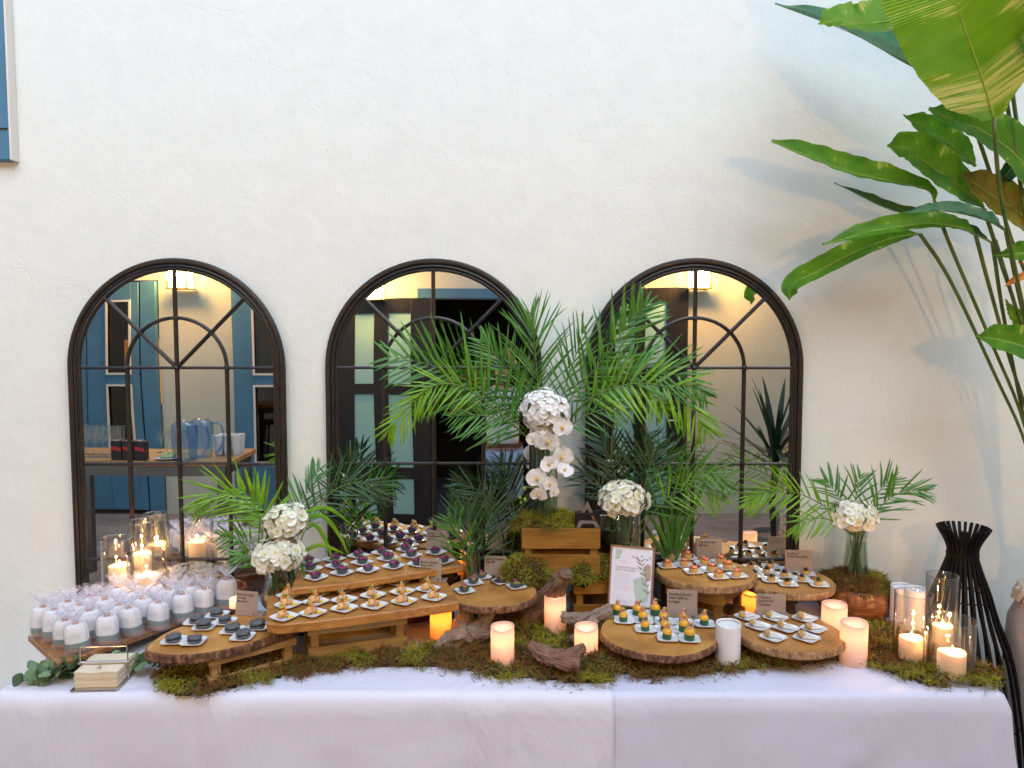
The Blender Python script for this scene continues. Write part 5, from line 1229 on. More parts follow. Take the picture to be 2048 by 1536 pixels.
frond('yellow green frond arching far left over the hurricane candles', [(553,1160,2.90),(535,1070,2.88),(500,1010,2.84),(440,985,2.80),(385,1010,2.77)], l_bri, 26, .15, .25, 48, 16, .22, group=G4, seed=22)
frond('bright frond with broad leaflets in front of the left mirror edge', [(556,1160,2.92),(548,1070,2.94),(520,1010,2.95),(470,970,2.95)], l_bri, 16, .12, .3, 55, 30, -.05, group=G4, seed=23, wid=1.4)
frond('low frond spreading left beside the hydrangeas', [(552,1160,2.90),(530,1110,2.88),(490,1080,2.86),(440,1072,2.84)], l_mid, 18, .10, .25, 58, 25, .05, group=G4, seed=24)
frond('lowest short frond left of the hydrangeas', [(552,1165,2.89),(530,1130,2.86),(500,1112,2.84),(465,1112,2.82)], l_mid, 10, .08, .3, 50, 22, .1, group=G4, seed=25)
frond('frond rising against the white wall between left and middle mirrors', [(578,1140,3.0),(590,1060,3.06),(612,990,3.12),(640,935,3.18)], l_mid, 20, .13, .25, 50, 18, 0, group=G4, seed=26)
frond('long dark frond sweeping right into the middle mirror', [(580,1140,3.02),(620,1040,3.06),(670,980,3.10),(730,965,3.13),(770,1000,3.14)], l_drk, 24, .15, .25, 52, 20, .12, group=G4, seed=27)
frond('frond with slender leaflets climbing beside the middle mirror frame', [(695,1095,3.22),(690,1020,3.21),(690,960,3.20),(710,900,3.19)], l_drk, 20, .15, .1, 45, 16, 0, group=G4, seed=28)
frond('green frond spreading right from the narrow dark vase', [(700,1095,3.22),(715,1030,3.20),(740,985,3.19),(775,960,3.18)], l_mid, 16, .13, .15, 50, 18, .1, group=G4, seed=29)
G5 = 'palm fronds of the right hand vase'
frond('upright frond at the back of the right hand vase', [(1712,1070,3.06),(1708,1020,3.08),(1715,975,3.10),(1722,950,3.12)], l_mid, 12, .10, .2, 50, 18, 0, group=G5, seed=30, wid=.85)
frond('long bright frond drooping left to the right mirror', [(1705,1070,3.04),(1660,1020,3.02),(1590,985,3.0),(1530,985,2.98),(1490,1010,2.97)], l_bri, 24, .12, .25, 48, 20, .22, group=G5, seed=31)
frond('bright frond reaching right across the wall', [(1720,1070,3.04),(1755,1020,3.02),(1800,985,3.0),(1850,982,2.98)], l_mid, 18, .12, .2, 48, 16, .05, group=G5, seed=32, wid=.8)
frond('short frond leaning right and up from the vase', [(1716,1070,3.05),(1740,1010,3.06),(1770,970,3.07),(1790,955,3.08)], l_mid, 12, .10, .2, 50, 20, 0, group=G5, seed=33, wid=.85)
frond('short frond leaning left and up from the vase', [(1706,1070,3.05),(1685,1010,3.06),(1665,975,3.07),(1650,960,3.08)], l_mid, 12, .10, .2, 50, 20, 0, group=G5, seed=34, wid=.85)
frond('low frond drooping left beside the right hydrangea', [(1704,1070,3.03),(1660,1040,3.0),(1610,1040,2.97),(1585,1065,2.96)], l_bri, 14, .09, .2, 48, 22, .3, group=G5, seed=35)
# strap leaves (single blades)
def blades(name, label, spec, mtl, cat='leaves', wid=.008):
    f = thing(name, label, cat, PY(*spec[0][0]))
    for pts in spec:
        S = spline([PY(*p) for p in pts], 14); vs = []
        for i, p in enumerate(S):
            T = (S[min(i+1, 14)]-S[max(i-1, 0)]).normalized(); sd_ = T.cross(Vector((0, -1, .3))).normalized(); w_ = wid*math.sin(math.pi*min(1, .18+i/14*.82))**.7+.0004
            vs += [p-sd_*w_, p+Vector((0, -.25*w_, 0)), p+sd_*w_]
        MB().add(vs, [(i*3+j, i*3+j+1, i*3+j+4, i*3+j+3) for i in range(14) for j in (0, 1)]).build('blade', mtl, f, 180)
    return f
blades('strap_leaves', 'strappy green leaves fanning from the short tumbler behind the salmon', [
 [(1340,1125,3.22),(1325,1070,3.2),(1290,1020,3.17)], [(1342,1125,3.22),(1335,1060,3.2),(1318,1000,3.18)], [(1343,1125,3.22),(1345,1050,3.21),(1340,1000,3.2)],
 [(1346,1125,3.22),(1362,1060,3.2),(1385,1010,3.17)], [(1348,1125,3.22),(1375,1070,3.2),(1400,1030,3.17)], [(1345,1125,3.22),(1355,1070,3.2),(1360,1020,3.2)], [(1348,1125,3.22),(1395,1000,3.17),(1425,925,3.14)], [(1340,1125,3.22),(1312,1085,3.18),(1296,1060,3.16)]], l_mid)
blades('arching_leaves', 'four long yellow green blades arching right of the top left hydrangea', [
 [(590,1045,2.98),(640,1030,2.99),(675,1065,3.0),(697,1110,3.0)], [(592,1055,2.98),(630,1050,3.0),(655,1090,3.01),(664,1120,3.01)], [(590,1035,2.98),(650,1015,3.0),(705,1050,3.04)], [(600,1108,2.93),(640,1090,2.95),(690,1108,2.98)]], l_bri)
blades('arching_leaves', 'short drooping green blade under the lower left hydrangea', [[(580,1120,2.88),(600,1125,2.86),(612,1165,2.85)], [(540,1128,2.9),(510,1122,2.88),(480,1140,2.86)]], l_mid, wid=.006)
# ------------------------------------------------------------------ hydrangeas and orchids
def petal_mat(name, ce, co, r0, r1, trans=.3):
    m, t, b = nm(name); c = t.nodes.new('ShaderNodeTexCoord'); ln = t.nodes.new('ShaderNodeVectorMath'); ln.operation = 'LENGTH'; t.links.new(c.outputs['Object'], ln.inputs[0])
    col = ramp(t, ln.outputs['Value'], [(r0, ce), (r1, co)]); t.links.new(col, b.inputs['Base Color']); b.inputs['Roughness'].default_value = .55
    out = t.nodes['Material Output']; tl = t.nodes.new('ShaderNodeBsdfTranslucent'); t.links.new(col, tl.inputs[0]); mx = t.nodes.new('ShaderNodeMixShader'); mx.inputs[0].default_value = trans
    t.links.new(b.outputs[0], mx.inputs[1]); t.links.new(tl.outputs[0], mx.inputs[2]); t.links.new(mx.outputs[0], out.inputs[0]); return m
m_hyd = petal_mat('hydrangea_petal', (.74, .78, .16), (.93, .92, .80), .12, .42, .18)
m_hydw = petal_mat('white_hydrangea_petal', (.85, .86, .60), (.95, .95, .93), .06, .30, .10)
def floret_mesh(mtl, seed):
    g = MB(); r_ = random.Random(seed)
    for k in range(4):
        a = k*math.pi/2+r_.uniform(-.12, .12); tw = r_.uniform(-.25, .25); sz = r_.uniform(.85, 1.1)
        def fn(p, q):
            w_ = .62*math.sin(math.pi*(.04+.90*p)**.85)**.75; s_ = (q*2-1)*w_; l = (.04+.98*p)*(1-.12*abs(q*2-1)**2*(p > .8))*sz
            z = .26*p*p-.10*p+.12*s_*s_+tw*s_*p*.6+.03*math.sin(q*9+p*5)
            return (l*math.cos(a)-s_*sz*math.sin(a), l*math.sin(a)+s_*sz*math.cos(a), z+.04*(k % 2))
        g.grid(fn, 5, 4)
    return g.mesh('floret', mtl, 180)
m_core = mat('hydrangea_heart', (.48, .52, .24), .8)
def hydrangea(label, u, v, y, rx, rz, n, fs, mtl, seed, ry=None):
    c = PY(u, v, y); t = thing('hydrangea', label, 'flower', c); r_ = random.Random(seed); ms = [floret_mesh(mtl, seed+k) for k in range(3)]; ry = ry or rx
    MB().lump(c-Vector((0, 0, rz*.08)), 1, seed, .06, (rx*.84, ry*.84, rz*.80), 16, 10).build('core', m_core, t, 180)
    for i in range(n):
        zz = 1-(i+.5)/n*1.75; a = i*2.39996+r_.uniform(-.15, .15); rr = math.sqrt(max(0, 1-zz*zz)); d = Vector((rr*math.cos(a), rr*math.sin(a), zz))
        p = Vector((d.x*rx, d.y*ry, d.z*rz))*r_.uniform(.90, 1.05)*(1+.22*noise.noise(d*1.8+Vector((seed, 0, 0)))); dd = (d+Vector((r_.uniform(-.3, .3), r_.uniform(-.3, .3), r_.uniform(-.2, .3)))).normalized()
        s_ = fs*r_.uniform(.85, 1.2)
        place('floret', r_.choice(ms), t, Matrix.Translation(p) @ dd.to_track_quat('Z', 'Y').to_matrix().to_4x4() @ Matrix.Rotation(r_.uniform(0, 6.28), 4, 'Z') @ Matrix.Scale(s_, 4))
    return t
k3 = 3.05/F
hydrangea('large white hydrangea head above the orchids in the tall vase', 1090, 822, 2.99, .090, .082, 210, .0165, m_hydw, 1)
hydrangea('small white hydrangea cluster tucked below the large white head', 1085, 868, 2.98, .045, .045, 45, .0155, m_hydw, 51)
hydrangea('cream hydrangea in the cylinder vase right of the emblem block', 1247, 998, 3.02, .088, .068, 95, .023, m_hyd, 2)
hydrangea('upper cream hydrangea of the left vase', 568, 1042, 2.90, .082, .058, 80, .023, m_hyd, 3)
hydrangea('lower wide cream hydrangea touching the rim of the left vase', 556, 1108, 2.86, .092, .054, 84, .023, m_hyd, 4)
hydrangea('cream hydrangea in the waisted vase on the right', 1706, 1032, 3.04, .088, .056, 80, .023, m_hyd, 5)
m_orch = petal_mat('orchid_petal', (.86, .80, .60), (.93, .89, .87), .02, .35, .25); m_lip = mat('orchid_lip', (.75, .50, .12), .5)
def orchid_mesh(seed):
    g = MB(); r_ = random.Random(seed)
    for (a, l, w_, z0) in ((0, 1.0, .80, .02), (math.pi, 1.0, .80, .02), (math.pi/2, .95, .48, 0), (-math.pi*.28, .85, .42, -.01), (-math.pi*.72, .85, .42, -.01)):
        cv_ = r_.uniform(-.1, .3)
        def fn(p, q):
            ww = w_*math.sin(math.pi*(.05+.88*p)**.8)**.55; s_ = (q*2-1)*ww; ll = l*(.03+p*(1-.10*(q*2-1)**2))
            return (ll*math.cos(a)-s_*math.sin(a), ll*math.sin(a)+s_*math.cos(a), z0+cv_*p*p-.16*s_*s_+.03*math.sin(q*8))
        g.grid(fn, 8, 8)
    return g.mesh('bloom', m_orch, 180)
om = [orchid_mesh(i) for i in range(3)]; lipm = MB().lump((0, -.05, .10), .15, 3, .3, (1, 1.3, 1.2), 12, 8).mesh('lip', m_lip, 180)
orc = thing('orchid_spray', 'hanging spray of pale pink white orchids in front of the tall vase', 'orchid', PY(1095, 855, 2.98))
SS = spline([PY(1088, 850, 3.0), PY(1105, 880, 2.96), PY(1112, 915, 2.94), PY(1092, 960, 2.94), PY(1070, 975, 2.94), PY(1050, 975, 2.94), PY(1040, 1000, 2.94)], 40)
MB().tube(SS, .0022, 6).build('stem', m_stem, orc)
for i, (u, v, s_, dx, dz) in enumerate([(1124,855,.036,.35,.1), (1096,884,.040,-.15,-.2), (1068,880,.028,-.8,0), (1123,913,.040,.4,-.25), (1098,928,.030,-.3,.3), (1130,940,.030,.2,.9), (1075,957,.038,-.25,0), (1100,968,.030,.5,0), (1077,988,.030,.0,-.5), (1107,984,.022,.8,-.1)]):
    p = PY(u, v, 2.935-.006*(i % 3)); d = Vector((dx, -1, dz)).normalized(); X = Vector((1, 0, 0)); Zt = d; Yt = Zt.cross(X).normalized(); Xt = Yt.cross(Zt).normalized()
    Mr = Matrix(((Xt.x, Yt.x, Zt.x, p.x), (Xt.y, Yt.y, Zt.y, p.y), (Xt.z, Yt.z, Zt.z, p.z), (0, 0, 0, 1))) @ Matrix.Rotation(random.uniform(-.5, .5), 4, 'Z') @ Matrix.Scale(s_*1.14, 4)
    if Yt.z < 0: Mr = Mr @ Matrix.Rotation(math.pi, 4, 'Z')
    b = place('bloom', om[i % 3], orc, Mr, True); l = bpy.data.objects.new('lip', lipm); COL.objects.link(l); l.parent = b
for (u, v, r) in ((1049, 977, .007), (1040, 995, .006), (1050, 999, .0065), (1042, 1005, .005)):
    MB().lump(PY(u, v, 2.935), r, u, .1, (1, 1, 1.3)).build('bud', m_grn, orc, 180)
# ------------------------------------------------------------------ eucalyptus garland
m_euc = mat('eucalyptus', (.11, .21, .11), .55, c2=(.23, .34, .19), vs=14, rnd=.3, trans=.15)
eum = []
for sd_ in range(3):
    g = MB(); r_ = random.Random(sd_); cvx = r_.uniform(-.4, .4); 
    def fn(p, q):
        w_ = .46*math.sin(math.pi*(.03+.94*p))**.5; s_ = (q*2-1)*w_
        return (p, s_, cvx*(p-.5)**2-.15*abs(s_)+.06*math.sin(p*4+q*3))
    g.grid(fn, 6, 5); eum.append(g.mesh('leaf', m_euc, 180))
def euc(label, paths, seed, n):
    r_ = random.Random(seed); t = thing('eucalyptus_garland', label, 'garland', paths[0][0])
    for P in paths:
        S = spline(P, 20); MB().tube(S, .0016, 5).build('stem', m_stem, t)
        for k in range(n):
            i = 1+int(19*(k+r_.random())/n); p = S[min(i, 20)]; d = Vector((r_.uniform(-1, 1), r_.uniform(-1, .6), r_.uniform(-.15, .8))).normalized()
            nn = Vector((r_.uniform(-.5, .5), r_.uniform(-1, .1), r_.uniform(.3, 1))); nn = (nn-d*nn.dot(d)).normalized(); yv = nn.cross(d); s_ = r_.uniform(.032, .058)
            place('leaf', r_.choice(eum), t, Matrix(((d.x, yv.x, nn.x, p.x), (d.y, yv.y, nn.y, p.y), (d.z, yv.z, nn.z, p.z), (0, 0, 0, 1))) @ Matrix.Scale(s_, 4), True)
def E(u, v, h=.02): return PZ(u, v, TZ+h)
euc('eucalyptus garland trailing off the left table corner under the walnut board', [[E(205,1315,.03), E(150,1335,.03), E(90,1345,.035), E(40,1365,.015)], [E(180,1318,.035), E(130,1340,.05), E(70,1340,.045)], [E(160,1320,.02), E(110,1350,.02), E(62,1368,.012)]], 4, 21)
euc('eucalyptus sprig between the napkin holder and the macaron slab', [[E(215,1322,.02), E(270,1325,.03), E(318,1325,.035)], [E(250,1322,.03), E(300,1318,.05), E(325,1300,.05)], [E(210,1318,.02), E(240,1320,.03), E(280,1335,.02)]], 9, 11)
# ------------------------------------------------------------------ heliconia at the right
def heli_mat(name, ca, cb, streak, amt, trans, band=None):
    m, t, b = nm(name); c = t.nodes.new('ShaderNodeTexCoord'); mp = t.nodes.new('ShaderNodeMapping'); mp.inputs['Scale'].default_value = (60, .9, 1); t.links.new(c.outputs['UV'], mp.inputs[0])
    n = ND(t, 'ShaderNodeTexNoise', Scale=1.0, Detail=5.0, Roughness=.7); t.links.new(mp.outputs[0], n.inputs['Vector'])
    mp2 = t.nodes.new('ShaderNodeMapping'); mp2.inputs['Scale'].default_value = (4, 1.2, 1); t.links.new(c.outputs['UV'], mp2.inputs[0])
    n2 = ND(t, 'ShaderNodeTexNoise', Scale=1.3, Detail=3.0); t.links.new(mp2.outputs[0], n2.inputs['Vector'])
    base = ramp(t, n2.outputs[0], [(.35, ca), (.65, cb)]); 
    mu = ND(t, 'ShaderNodeMath', operation='MULTIPLY'); t.links.new(n.outputs[0], mu.inputs[0]); t.links.new(ramp(t, n2.outputs[0], [(.5-amt*.25, (.3, .3, .3)), (.66, (1.0, 1.0, 1.0))]), mu.inputs[1])
    mask = ramp(t, mu.outputs[0], [(.47-.06*amt, (0, 0, 0)), (.56-.06*amt, (1, 1, 1))])
    if band:
        sx = t.nodes.new('ShaderNodeSeparateXYZ'); t.links.new(c.outputs['UV'], sx.inputs[0])
        bm_ = ramp(t, sx.outputs[0], [(band[0], (0, 0, 0)), (band[0]+.03, (1, 1, 1)), (band[1], (1, 1, 1)), (band[1]+.05, (0, 0, 0))])
        st2 = ramp(t, n.outputs[0], [(.42, (0, 0, 0)), (.52, (1, 1, 1))])
        m3 = ND(t, 'ShaderNodeMath', operation='MULTIPLY'); t.links.new(bm_, m3.inputs[0]); t.links.new(st2, m3.inputs[1])
        m4 = ND(t, 'ShaderNodeMath', operation='MAXIMUM'); t.links.new(m3.outputs[0], m4.inputs[0]); t.links.new(mask, m4.inputs[1]); mask = m4.outputs[0]
    sp3 = ND(t, 'ShaderNodeTexNoise', Scale=9.0, Detail=4.0, Roughness=.7); t.links.new(c.outputs['UV'], sp3.inputs['Vector'])
    mb = ND(t, 'ShaderNodeMix', data_type='RGBA'); t.links.new(ramp(t, sp3.outputs[0], [(.69, (0, 0, 0)), (.74, (1, 1, 1))]), mb.inputs[0]); t.links.new(base, mb.inputs[6]); mb.inputs[7].default_value = (.13, .07, .02, 1); base = mb.outputs[2]
    mx = ND(t, 'ShaderNodeMix', data_type='RGBA'); t.links.new(mask, mx.inputs[0]); t.links.new(base, mx.inputs[6]); mx.inputs[7].default_value = (*streak, 1)
    col = mx.outputs[2]; t.links.new(col, b.inputs['Base Color']); b.inputs['Roughness'].default_value = .36; b.inputs['Specular IOR Level'].default_value = .5
    wv = ND(t, 'ShaderNodeTexWave', bands_direction='X', Scale=26.0, Distortion=.6); t.links.new(c.outputs['UV'], wv.inputs['Vector']); bump(t, b, wv.outputs[0], .0012)
    out = t.nodes['Material Output']; tl = t.nodes.new('ShaderNodeBsdfTranslucent'); t.links.new(col, tl.inputs[0]); ms = t.nodes.new('ShaderNodeMixShader'); ms.inputs[0].default_value = trans
    t.links.new(b.outputs[0], ms.inputs[1]); t.links.new(tl.outputs[0], ms.inputs[2]); t.links.new(ms.outputs[0], out.inputs[0]); return m
h_a = heli_mat('heliconia_bright_green', (.12, .30, .006), (.24, .42, .010), (.66, .60, .14), .55, .45, (.05, .24))  # brighter yellow-green leaves with a streaked yellow band
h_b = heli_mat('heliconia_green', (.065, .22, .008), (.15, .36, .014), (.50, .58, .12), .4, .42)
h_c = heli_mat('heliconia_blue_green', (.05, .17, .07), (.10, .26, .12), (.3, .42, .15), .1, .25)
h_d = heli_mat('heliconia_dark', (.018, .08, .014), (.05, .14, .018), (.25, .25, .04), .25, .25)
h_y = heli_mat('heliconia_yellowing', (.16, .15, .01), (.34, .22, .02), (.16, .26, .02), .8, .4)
m_hst = mat('heliconia_stalk', (.055, .10, .012), .45, c2=(.11, .15, .02), vs=9); m_rib = mat('leaf_rib', (.30, .40, .06), .45)
hel = thing('heliconia_plant', 'tall heliconia clump with broad green leaves at the right edge of the wall', 'plant', (2.28, 2.98, 0))
def hleaf(mid, wpx, mtl, fold=.5, nrm=(0, -1, .3), curl=.0, seed=0, tear=0, asym=(1, 1), roll=0):
    """mid: base -> tip as (u, v, y); wpx half widths along it"""
    P = [PY(*p) for p in mid]; S = spline(P, 44); N0 = Vector(nrm).normalized(); m = 44
    W = [w_*2.95/F for w_ in wpx]
    def wid(t):
        k = t*(len(W)-1); i = min(int(k), len(W)-2); f = k-i; f = f*f*(3-2*f); return W[i]*(1-f)+W[i+1]*f
    r_ = random.Random(seed); nv = 12
    def fn(a, b):
        i = min(m-1, int(a*m)); f = a*m-i; p = S[i].lerp(S[i+1], f); T = (S[min(i+2, m)]-S[max(i-1, 0)]).normalized(); N = (N0-T*N0.dot(T)).normalized()
        rl = roll*a; Sd = T.cross(N).normalized(); N_, S_ = N*math.cos(rl)+Sd*math.sin(rl), Sd*math.cos(rl)-N*math.sin(rl)
        q = b*2-1; ww = wid(a)*asym[0 if q < 0 else 1]; x = abs(q)*ww
        rip = .006*noise.noise(Vector((a*7, q*1.2, seed)))+.0022*math.sin(a*60+seed)*abs(q)**3+.003*noise.noise(Vector((a*22, q, seed+4)))*abs(q)
        sg = 1 if q > 0 else -1
        fo = fold+curl*abs(q)
        return p+S_*sg*x*math.cos(fo)+N_*(x*math.sin(fo)*1.0+rip)+T*abs(q)*ww*.28
    g = MB().grid(fn, m, nv, uv=True)
    if tear:
        g.f = [f for k, f in enumerate(g.f) if not any(abs(f[0] % (m+1)-tt) < 1 and (f[0]//(m+1) < 4) for tt in ([tear]))]
    g.build('leaf', mtl, hel, 180)
    MB().tube([p+Vector((0, .0, 0))-0*N0 for p in S], [.0040*(1-.8*i/m) for i in range(m+1)], 6, flat=1).build('midrib', m_rib, hel, 180)
def hstalk(pts, r=.008): MB().tube(spline([PY(*p) for p in pts], 20), [r*(1-.35*i/20) for i in range(21)], 8).build('stalk', m_hst, hel, 180)
Y = 2.9
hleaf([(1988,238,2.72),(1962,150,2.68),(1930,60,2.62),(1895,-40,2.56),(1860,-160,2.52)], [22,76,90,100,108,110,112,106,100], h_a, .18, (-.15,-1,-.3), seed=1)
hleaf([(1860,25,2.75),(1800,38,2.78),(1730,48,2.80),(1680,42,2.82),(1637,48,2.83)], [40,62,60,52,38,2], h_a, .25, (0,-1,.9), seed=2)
hleaf([(1938,228,3.0),(1880,165,3.0),(1800,120,3.02),(1700,65,3.05),(1550,8,3.06)], [3,22,40,48,44,34,26,3], h_c, .75, (.15,-1,.9), seed=3)
hleaf([(1952,332,3.05),(1915,300,3.04),(1860,262,3.03),(1806,230,3.02)], [4,32,36,26,2], h_b, .35, (.3,-1,.2), seed=4)
hleaf([(2085,400,2.95),(2040,320,2.92),(1965,262,2.90),(1905,240,2.88),(1857,218,2.88)], [20,54,50,40,26,4], h_b, .35, (0,-1,.4), seed=5)
hleaf([(1968,418,3.0),(1920,375,2.98),(1860,330,2.96),(1815,298,2.95),(1774,292,2.95)], [4,36,48,44,30,3], h_b, .35, (.3,-1,.2), seed=6)
hleaf([(2090,470,2.98),(2030,420,2.96),(1975,385,2.95),(1925,348,2.95)], [24,44,44,34,8], h_y, .3, (.1,-1,.3), seed=7)
hleaf([(1870,408,3.02),(1855,380,3.0),(1780,362,2.97),(1700,345,2.95),(1620,315,2.93),(1543,283,2.93)], [4,14,24,34,36,32,24,5], h_b, .55, (.1,-1,.7), seed=8, tear=38)
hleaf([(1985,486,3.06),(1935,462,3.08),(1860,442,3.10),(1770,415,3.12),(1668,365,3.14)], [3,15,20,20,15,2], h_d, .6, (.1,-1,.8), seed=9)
hleaf([(1952,472,2.98),(1920,455,2.96),(1850,448,2.94),(1750,462,2.93),(1645,490,2.93)], [4,20,26,26,22,3], h_b, .5, (0,-1,.8), seed=10)
hleaf([(1840,468,3.06),(1790,475,3.05),(1720,500,3.04),(1640,540,3.03),(1585,570,3.03),(1578,600,3.03)], [3,20,28,28,26,20,2], h_b, .55, (-.2,-1,.6), seed=11)
hleaf([(2012,462,2.90),(1970,440,2.88),(1890,422,2.87),(1806,426,2.86)], [4,20,24,16,2], h_c, .6, (0,-1,1.1), seed=12)
hleaf([(2100,500,2.9),(2050,506,2.88),(1986,512,2.88)], [20,24,2], h_b, .4, (0,-1,.5), seed=13)
hleaf([(2100,740,2.92),(2060,700,2.9),(2000,680,2.88),(1950,672,2.88)], [30,42,30,2], h_b, .35, (.1,-1,.4), seed=14)
hleaf([(2070,690,3.0),(2030,640,3.0),(2010,598,3.0)], [6,18,2], h_a, .5, (0,-1,.3), seed=15)
hleaf([(2120,260,2.7),(2085,120,2.7),(2050,-20,2.7),(2030,-90,2.7)], [10,60,60,40], h_c, .3, (0,-1,.3), seed=16)
hleaf([(2010,-10,2.62),(2040,40,2.62),(2060,100,2.62)], [20,26,20], h_b, .3, (0,-1,.3), seed=17)
hleaf([(2040,300,2.98),(2035,320,2.97),(2010,352,2.96),(2005,360,2.96)], [6,20,16,3], h_d, .4, (0,-1,.3), seed=18)
BX = (2105, 1120, 2.98)
for st_ in ([(1840,468,3.06),(1900,560,3.04),(1990,750,3.02),(2055,900,3.0),BX], [(1870,408,3.02),(1900,490,3.02),(1985,690,3.01),(2052,860,3.0),BX], [(1952,472,2.98),(1975,560,2.99),(2020,720,3.0),(2062,860,3.0),BX],
            [(1985,486,3.06),(2005,620,3.04),(2040,800,3.02),BX], [(1990,480,3.06),(2030,610,3.0),(2075,760,3.0),BX], [(1940,228,3.0),(1975,330,3.0),(2020,470,3.0),(2070,640,3.0),BX],
            [(1988,238,2.72),(2000,380,2.80),(2035,560,2.88),(2075,760,2.95),BX], [(1968,418,3.0),(2000,520,3.0),(2050,700,3.0),BX], [(2012,462,2.90),(2040,600,2.95),(2080,780,2.97),BX],
            [(2000,130,2.9),(2030,300,2.92),(2060,500,2.95),(2090,760,2.97),BX], [(2020,150,2.95),(2045,330,2.95),(2075,560,2.97),BX]): hstalk(st_, .0078)
b_ = PY(*BX)
for i in range(7): MB().tube([(b_.x+.012*i, b_.y+.01*(i % 3), b_.z+.06), (b_.x-.05+.03*i, b_.y+.02*(i % 3), .45), (b_.x-.08+.04*i, b_.y+.02*(i % 2), 0)], [.012, .018, .02], 8).build('stalk', m_hst, hel, 180)
m_hfl = mat('heliconia_red', (.62, .03, .06), .35, c2=(.80, .30, .04), vs=7)
hleaf([(2085,540,2.9),(2060,548,2.9),(2030,560,2.9),(2009,573,2.9)], [10,11,8,1], m_hfl, .6, (0,-1,.4), seed=20)
hleaf([(2090,560,2.9),(2060,535,2.9),(2036,525,2.9)], [8,7,1], m_hfl, .6, (0,-1,.4), seed=21)
# ------------------------------------------------------------------ the photographer, seen only in the middle mirror
def skin(name, P, E_, Rd, mtl, par, root, lv=2):
    me = bpy.data.meshes.new(name); me.from_pydata(P, E_, []); me.materials.append(mtl)
    o = bpy.data.objects.new(name, me); COL.objects.link(o); m = o.modifiers.new('skin', 'SKIN'); m.use_smooth_shade = True
    for i, r in enumerate(Rd): me.skin_vertices[0].data[i].radius = (r if isinstance(r, tuple) else (r, r)); me.skin_vertices[0].data[i].use_root = (i == root)
    s_ = o.modifiers.new('sub', 'SUBSURF'); s_.levels = lv; s_.render_levels = lv
    bpy.context.view_layer.update(); m2 = bpy.data.meshes.new_from_object(o.evaluated_get(bpy.context.evaluated_depsgraph_get())); bpy.data.objects.remove(o)
    m2.name = name; m2.polygons.foreach_set('use_smooth', [True]*len(m2.polygons))
    return place(name, m2, par)
m_skin = mat('skin', (.50, .30, .21), .5, sub=.1); m_shirt = mat('white_shirt', (.74, .74, .76), .8, bmp=.006, bs=14); m_jean = mat('pale_jeans', (.30, .40, .52), .85, var=.15, vs=20, bmp=.003, bs=30); m_hair = mat('dark_hair', (.02, .013, .01), .6, bmp=.003, bs=120)
PX, PYY = -.08, -.46
pe = thing('person', 'person in a white shirt and pale jeans raising a phone, reflected in the middle mirror', 'person', (PX, PYY, 0))
V = [(0,0,.95),(0,.0,1.08),(0,.0,1.25),(0,-.01,1.42),(0,0,1.53),(0,.02,1.63),(0,.02,1.72),
     (-.17,0,1.44),(-.25,.12,1.40),(-.14,.30,1.68),(-.07,.37,1.80),
     (.17,0,1.44),(.25,.12,1.40),(.14,.30,1.68),(.07,.37,1.80),
     (-.10,0,.88),(-.11,.02,.50),(-.12,0,.10),(-.12,.14,.04),(.10,0,.88),(.12,.03,.50),(.13,0,.10),(.13,.14,.04)]
E_ = [(0,1),(1,2),(2,3),(3,4),(4,5),(5,6),(3,7),(7,8),(8,9),(9,10),(3,11),(11,12),(12,13),(13,14),(0,15),(15,16),(16,17),(17,18),(0,19),(19,20),(20,21),(21,22)]
Rd = [(.15,.10),(.14,.095),(.15,.10),(.13,.09),(.055,.055),(.085,.10),(.08,.09),.065,.048,.034,.03,.065,.048,.034,.03,.09,.058,.04,.035,.09,.058,.04,.035]
skin('body', V, E_, Rd, m_skin, pe, 0)
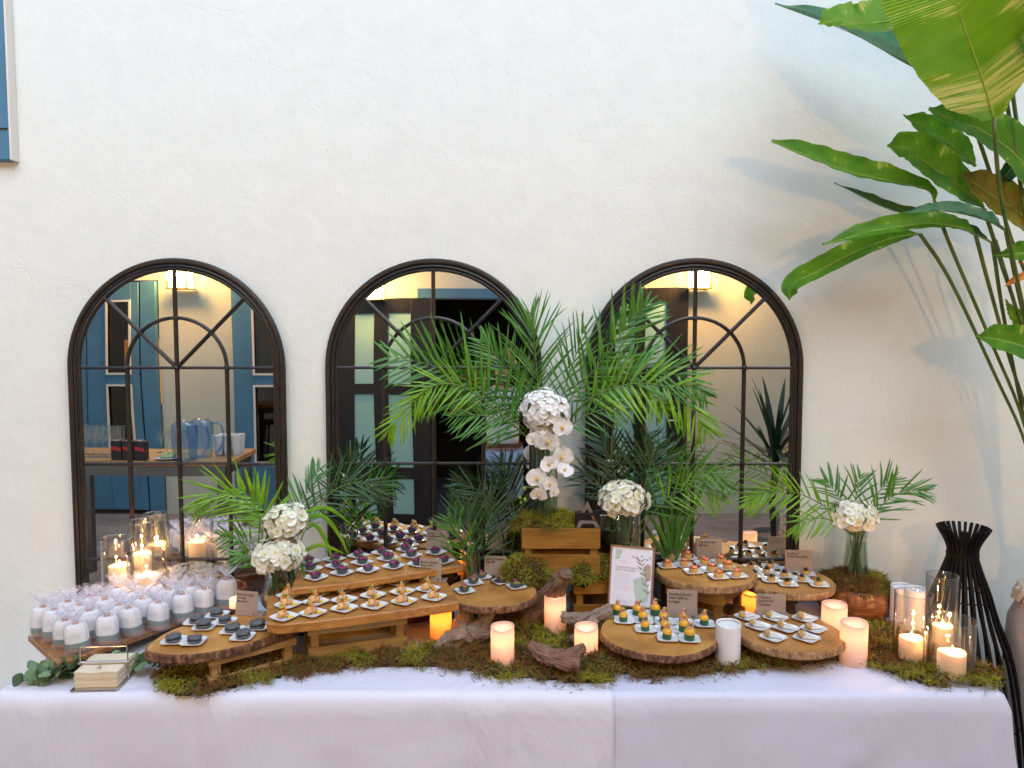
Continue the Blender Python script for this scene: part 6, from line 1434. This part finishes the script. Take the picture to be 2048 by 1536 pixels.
skin('shirt', [(0,0,.93),(0,0,1.08),(0,0,1.25),(0,-.01,1.42),(-.17,0,1.44),(-.25,.12,1.40),(-.19,.22,1.55),(.17,0,1.44),(.25,.12,1.40),(.19,.22,1.55)], [(0,1),(1,2),(2,3),(3,4),(4,5),(5,6),(3,7),(7,8),(8,9)], [(.185,.135),(.17,.12),(.175,.125),(.15,.11),.085,.065,.055,.085,.065,.055], m_shirt, pe, 0)
skin('jeans', [(0,0,.93),(-.10,0,.86),(-.115,.02,.50),(-.12,0,.12),(.10,0,.86),(.125,.03,.50),(.13,0,.12)], [(0,1),(1,2),(2,3),(0,4),(4,5),(5,6)], [(.178,.128),(.115,.115),.08,.065,(.115,.115),.08,.065], m_jean, pe, 0)
o = MB().lathe([(.19, 0), (.19, .04)], 32, (PX, PYY, .965), cap0=False, cap1=False, fn=lambda r_, z_, a: (r_*(1 if abs(math.cos(a)) > .5 else .78), z_)).build('belt', mat('brown_belt', (.12, .04, .02), .4), pe)
MB().lump((PX, PYY+.0, 1.76), .112, 2, .08, (.82, .98, .85), 16, 12).build('hair', m_hair, pe, 180)
for sx in (-1, 1):
    MB().lump((PX+sx*.03, PYY+.118, 1.69), .013, 1, 0, (1.2, .6, .8)).build('eye', m_hair, pe, 180)
    for k in range(4): MB().tube([(PX+sx*.062, PYY+.40, 1.80+.021*k), (PX+sx*(.080), PYY+.425, 1.812+.021*k), (PX+sx*.060, PYY+.443, 1.816+.021*k)], [.009, .0085, .006], 8).build('finger', m_skin, pe, 180)
    MB().tube([(PX+sx*.062, PYY+.39, 1.81), (PX+sx*.045, PYY+.375, 1.85)], [.011, .009], 8).build('thumb', m_skin, pe, 180)
MB().lump((PX, PYY+.135, 1.665), .018, 3, .1, (.7, 1, 1.2)).build('nose', m_skin, pe, 180)
MB().lump((PX, PYY+.118, 1.625), .02, 3, .1, (1.2, .4, .35)).build('mouth', m_duck, pe, 180)
ph = thing('phone', 'dark phone held up by the person reflected in the middle mirror', 'phone', (0, -.03, EYE-.03))
MB().box((0, -.022, EYE-.028), (.156, .009, .074), bev=.003).build('body', m_blk, ph)
